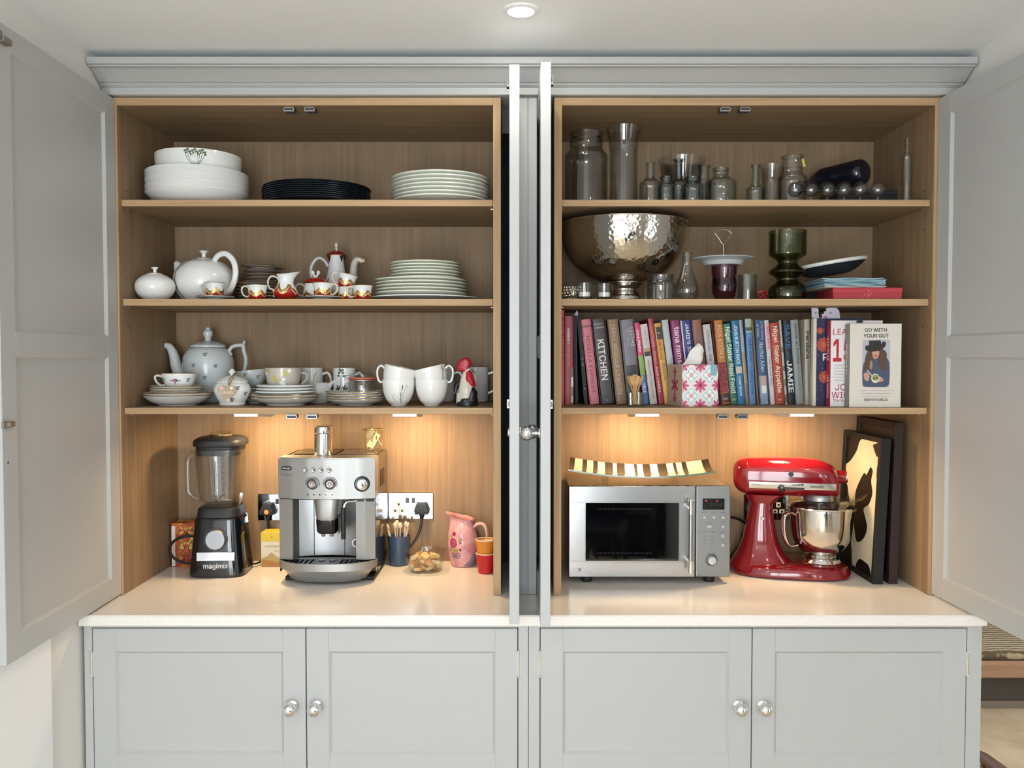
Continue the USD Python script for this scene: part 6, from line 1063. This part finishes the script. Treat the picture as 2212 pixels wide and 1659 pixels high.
# ------------------------------------------------------------------ stand mixer
RED = mt((.23, .006, .014), .10, coat_weight=.6, coat_roughness=.03)
t = thing('stand_mixer', 'red stand mixer with steel bowl and clear pouring shield', 'mixer', (X(1705, .255, 1200), .250, ZC), -13)
part(t, 'base', cat(loft([(0, 0, 0, .164, .096, 3.0), (0, 0, .004, .171, .104, 3.0), (0, 0, .016, .173, .106, 2.9), (-.002, 0, .030, .166, .100, 2.8), (-.006, 0, .037, .150, .086, 2.6), (-.01, 0, .040, .12, .06, 2.4)], 72)), RED)
part(t, 'column', loft([(-.078, 0, .020, .100, .090, 2.6), (-.082, 0, .040, .086, .080, 2.5), (-.086, 0, .060, .070, .070, 2.5), (-.088, 0, .095, .054, .059, 2.5), (-.088, 0, .135, .045, .053, 2.6), (-.087, 0, .180, .0375, .048, 2.6), (-.085, 0, .208, .0335, .046, 2.6), (-.084, 0, .222, .032, .044, 2.6)], 56), RED)
part(t, 'hinge_neck', loft([(-.083, 0, .214, .038, .045, 2.6), (-.080, 0, .226, .047, .048, 2.8), (-.074, 0, .240, .060, .052, 3)], 48), RED)
hs = [(-.170, .296, .016, .016), (-.1675, .295, .030, .030), (-.160, .294, .042, .042), (-.148, .293, .051, .050), (-.130, .2925, .0565, .054), (-.1285, .2925, .0555, .0535), (-.127, .2925, .0565, .0545), (-.06, .2935, .058, .056), (.03, .2935, .058, .056), (.07, .292, .0565, .055), (.095, .289, .0535, .0535), (.115, .284, .0485, .050), (.128, .278, .041, .045), (.134, .274, .034, .038), (.1355, .272, .025, .030)]
head = tf(loft([(-z, 0, x, hz, hy, 2.7) for x, z, hz, hy in hs], 64), ry=90)
part(t, 'head', head, RED)
mf = lambda m: m3.Manifold(m3.Mesh(np.asarray(m.vertices, np.float32), np.asarray(m.faces, np.uint32)))
hb = tf(loft([(-z, 0, x, hz+.0022, hy+.0022, 2.7) for x, z, hz, hy in hs], 64), ry=90)
bd_ = (mf(hb) ^ m3.Manifold.cube((.249, .2, .0195)).translate((-.124, -.1, .2615))).to_mesh(); part(t, 'trim_band', tm(bd_.vert_properties[:, :3], bd_.tri_verts), mt((.72, .73, .74), .18, 1.0), 25, label='bright metal band round the head')
yS = lambda x: -float(np.interp(x, [q[0] for q in hs], [q[3] for q in hs]))
for k_, (x, h_) in enumerate(((.000, .0020), (.005, .0026), (.010, .0034), (.015, .0042), (.020, .0050), (.025, .0058), (.030, .0066))): part(t, 'speed_mark', box(x-.0018, x+.0018, yS(x)-.0032, yS(x)-.001, .2735, .2735+h_, 0), BLACK)
part(t, 'speed_slot', box(-.042, .034, yS(0)-.0032, yS(0)-.001, .2618, .2650, 0), BLACK); part(t, 'speed_lever', fuse([[((-.030, yS(0)+.002, .266), .004), ((-.030, yS(0)-.010, .264), .0055), ((-.030, yS(0)-.016, .261), .0085)]], .003, 3), BLACK)
part(t, 'lock_knob', tf(cyl(.0075, .008, 24), (-.004, yS(0)+.004, .307), rx=90), BLACK); part(t, 'lettering', front(txt('KitchenAid', .0065, .0003, True, .036), (.052, yS(.06)-.0024, .268)), mt('5d6164', .4)); part(t, 'lettering', front(txt('ARTISAN', .0042, .0003), (-.115, yS(-.1)-.0024, .270)), mt('7b7f82', .4))
part(t, 'attachment_hub', tf(lathe([(0, 0), (.020, 0), (.0195, .030), (.018, .033), (0, .033)], 36), (.124, 0, .296), ry=90), RED); part(t, 'hub_cap', tf(lathe([(0, 0), (.0185, 0), (.019, .002), (.0175, .0045), (0, .005)], 36), (.157, 0, .296), ry=90), CHROME)
part(t, 'planetary_ring', lathe([(0, .222), (.044, .222), (.050, .226), (.0505, .236), (.046, .244), (0, .244)], 48).apply_translation((.083, 0, 0)), mt((.33, .33, .34), .3, .9)); part(t, 'beater_shaft', cyl(.008, .05, 16).apply_translation((.083, 0, .176)), STEEL)
part(t, 'bolt', tf(blob((0, 0, 0), .0055, (1, 1, .5)), (-.083, -.0515, .170), rx=90), CHROME)
BX = .089
part(t, 'bowl_clamp', lathe([(0, .038), (.056, .038), (.058, .041), (.053, .050), (.046, .053), (0, .053)], 48).apply_translation((BX, 0, 0)), CHROME)
BP = spl([(.040, .0535), (.046, .062), (.066, .080), (.0815, .105), (.0885, .140), (.0905, .175), (.0915, .206)], 5).tolist()
BOWLST = mt((.66, .63, .58), .10, 1.0)
part(t, 'bowl', shell([(r, z-.0535) for r, z in BP], .002, 64).apply_translation((BX, 0, .0535)), BOWLST); part(t, 'bowl_rim', ring(.0925, .2065, .0026, 64, 8).apply_translation((BX, 0, 0)), CHROME)
part(t, 'bowl_foot', lathe([(0, .0535), (.044, .0535), (.046, .058), (.043, .064), (0, .064)], 40).apply_translation((BX, 0, 0)), BOWLST)
a = math.radians(205); hx_, hy_ = math.cos(a), math.sin(a)
part(t, 'bowl_handle', tube(spl([(BX+r*hx_, r*hy_, z) for r, z in ((.089, .183), (.104, .190), (.120, .184), (.126, .165), (.124, .130), (.116, .105), (.104, .090), (.080, .092))], 6), .0045, 12, flat=2.4, up=(0, 0, 1)), CHROME)
part(t, 'pouring_shield', lathe([(.050, .223), (.075, .221), (.094, .212), (.100, .206), (.1005, .200), (.0985, .200), (.098, .205), (.092, .2105), (.074, .219), (.050, .221), (.050, .223)], 56).apply_translation((BX, 0, 0)), CLEAR, label='clear plastic ring on the bowl rim')
ch = [(BX+.070, -.030, .216), (BX+.070, .030, .216), (BX+.135, -.042, .262), (BX+.135, .042, .262)]
u1 = np.array([(.062, -.020, .214), (.068, -.030, .219), (.135, -.036, .258), (.158, -.034, .276), (.158, -.036, .279), (.134, -.039, .261)])
cs = []
for q in range(11):
    th = PI*(q/10); r_ = (.026, .034); cs.append([(BX+.075, -r_[0]*math.cos(th), .224-.010*math.sin(th)), (BX+.150, -r_[1]*math.cos(th), .272-.026*math.sin(th))])
vv = np.array(cs).reshape(-1, 3); ca, sa_ = math.cos(-.95), math.sin(-.95); vv = np.stack([BX+(vv[:, 0]-BX)*ca-vv[:, 1]*sa_, (vv[:, 0]-BX)*sa_+vv[:, 1]*ca, vv[:, 2]], 1); ff = []
for q in range(10): a_ = 2*q; ff += [(a_, a_+1, a_+3), (a_, a_+3, a_+2)]
vv2 = np.vstack([vv, vv-[0, 0, .002]]); ff = ff + [(a+22, c2+22, b+22) for a, b, c2 in ff]
part(t, 'pouring_chute', tm(vv2, ff), CLEAR, 40, label='clear pouring chute')
part(t, 'power_cord', tube(spl([(-.150, .03, .03), (-.175, .04, .010), (-.190, .03, .006), (-.182, .06, .006)], 6), .0036, 8), BLACK)
# loose cables between the microwave and mixer
for lab, pts in (('black appliance cable looping up behind the microwave to the socket', [(1580, 1117, .34), (1597, 1122, .35), (1612, 1133, .355), (1622, 1150, .36)]), ('black appliance cable running down behind the microwave side', [(1606, 1146, .355), (1600, 1172, .362), (1585, 1195, .36), (1578, 1203, .35)])):
    ps = [W(px, py, Y) for px, py, Y in pts]; t = thing('power_cable', lab, 'cable', tuple(ps[0])); part(t, 'cord', tube(spl(ps, 8), .0042, 10), BLACK, world=True)
# ------------------------------------------------------------------ pictures leaning at the right side
def leaning(name, label, xb, y0, y1, h, lean, wd, th, col):
    "frame facing -x: local u = from the back wall (0) to the front (w), v up, thickness in +x"
    t = thing(name, label, 'picture frame', (xb, y1, ZC), 0, ry=lean); w = y1-y0
    b = lambda u0, u1, v0, v1, a=0, d=th: box(a, d, -u1, -u0, v0, v1, .0015)
    part(t, 'frame', cat(b(0, wd, 0, h), b(w-wd, w, 0, h), b(wd, w-wd, 0, wd), b(wd, w-wd, h-wd, h)), mt(col, .6)); part(t, 'backing', b(wd*.5, w-wd*.5, wd*.5, h-wd*.5, .008, th-.004), mt('1b1715', .7)); return t, w, h
t, w, h = leaning('picture_frame', 'black framed picture of black and cream cow-hide patches behind the mixer', 1.040, .108, .386, .424, 2.6, .016, .030, '0e0e0e')
pic = lambda g, cl, nm, d: part(t, nm, tf(front(prism(g, .0004)), (.0078-d, 0, 0), rz=-90), mt(cl, .35))
inn = sg.box(.016, .016, w-.016, h-.016)
m = prism(inn, .0006); part(t, 'print', tf(front(m), (.0079, 0, 0), rz=-90), mt('e9dfc4', .4), label='cream printed sheet')
cowp = lambda pts: spoly([((x-1040)/430*w, (1-(y-170)/1230)*h) for x, y in pts]).intersection(inn)
for pts in ([(1040, 120), (1300, 150), (1215, 240), (1185, 330), (1130, 420), (1080, 470), (1030, 480)], [(1360, 250), (1470, 200), (1440, 290), (1415, 340), (1390, 310)], [(1470, 280), (1445, 330), (1420, 430), (1425, 540), (1470, 600)],
            [(1350, 440), (1375, 470), (1365, 560), (1385, 660), (1355, 760), (1300, 820), (1325, 890), (1350, 970), (1320, 1070), (1250, 1130), (1215, 1050), (1190, 950), (1200, 830), (1200, 700), (1240, 590), (1285, 510), (1310, 520)],
            [(1250, 1400), (1255, 1320), (1290, 1265), (1340, 1265), (1400, 1290), (1420, 1420)], [(1030, 620), (1090, 660), (1120, 760), (1180, 900), (1190, 1060), (1180, 1160), (1195, 1260), (1190, 1400), (1040, 1420)]):
    pic(cowp(pts), '15120f', 'hide_patch', .0006)
t, w, h = leaning('picture_frame', 'taller dark brown picture frame leaning against the oak side', 1.088, .112, .388, .468, 1.6, .022, .026, '2a1a16')
part(t, 'print', tf(front(prism(sg.box(.022, .022, w-.022, h-.022), .0006)), (.0079, 0, 0), rz=-90), mt('2d2420', .4))
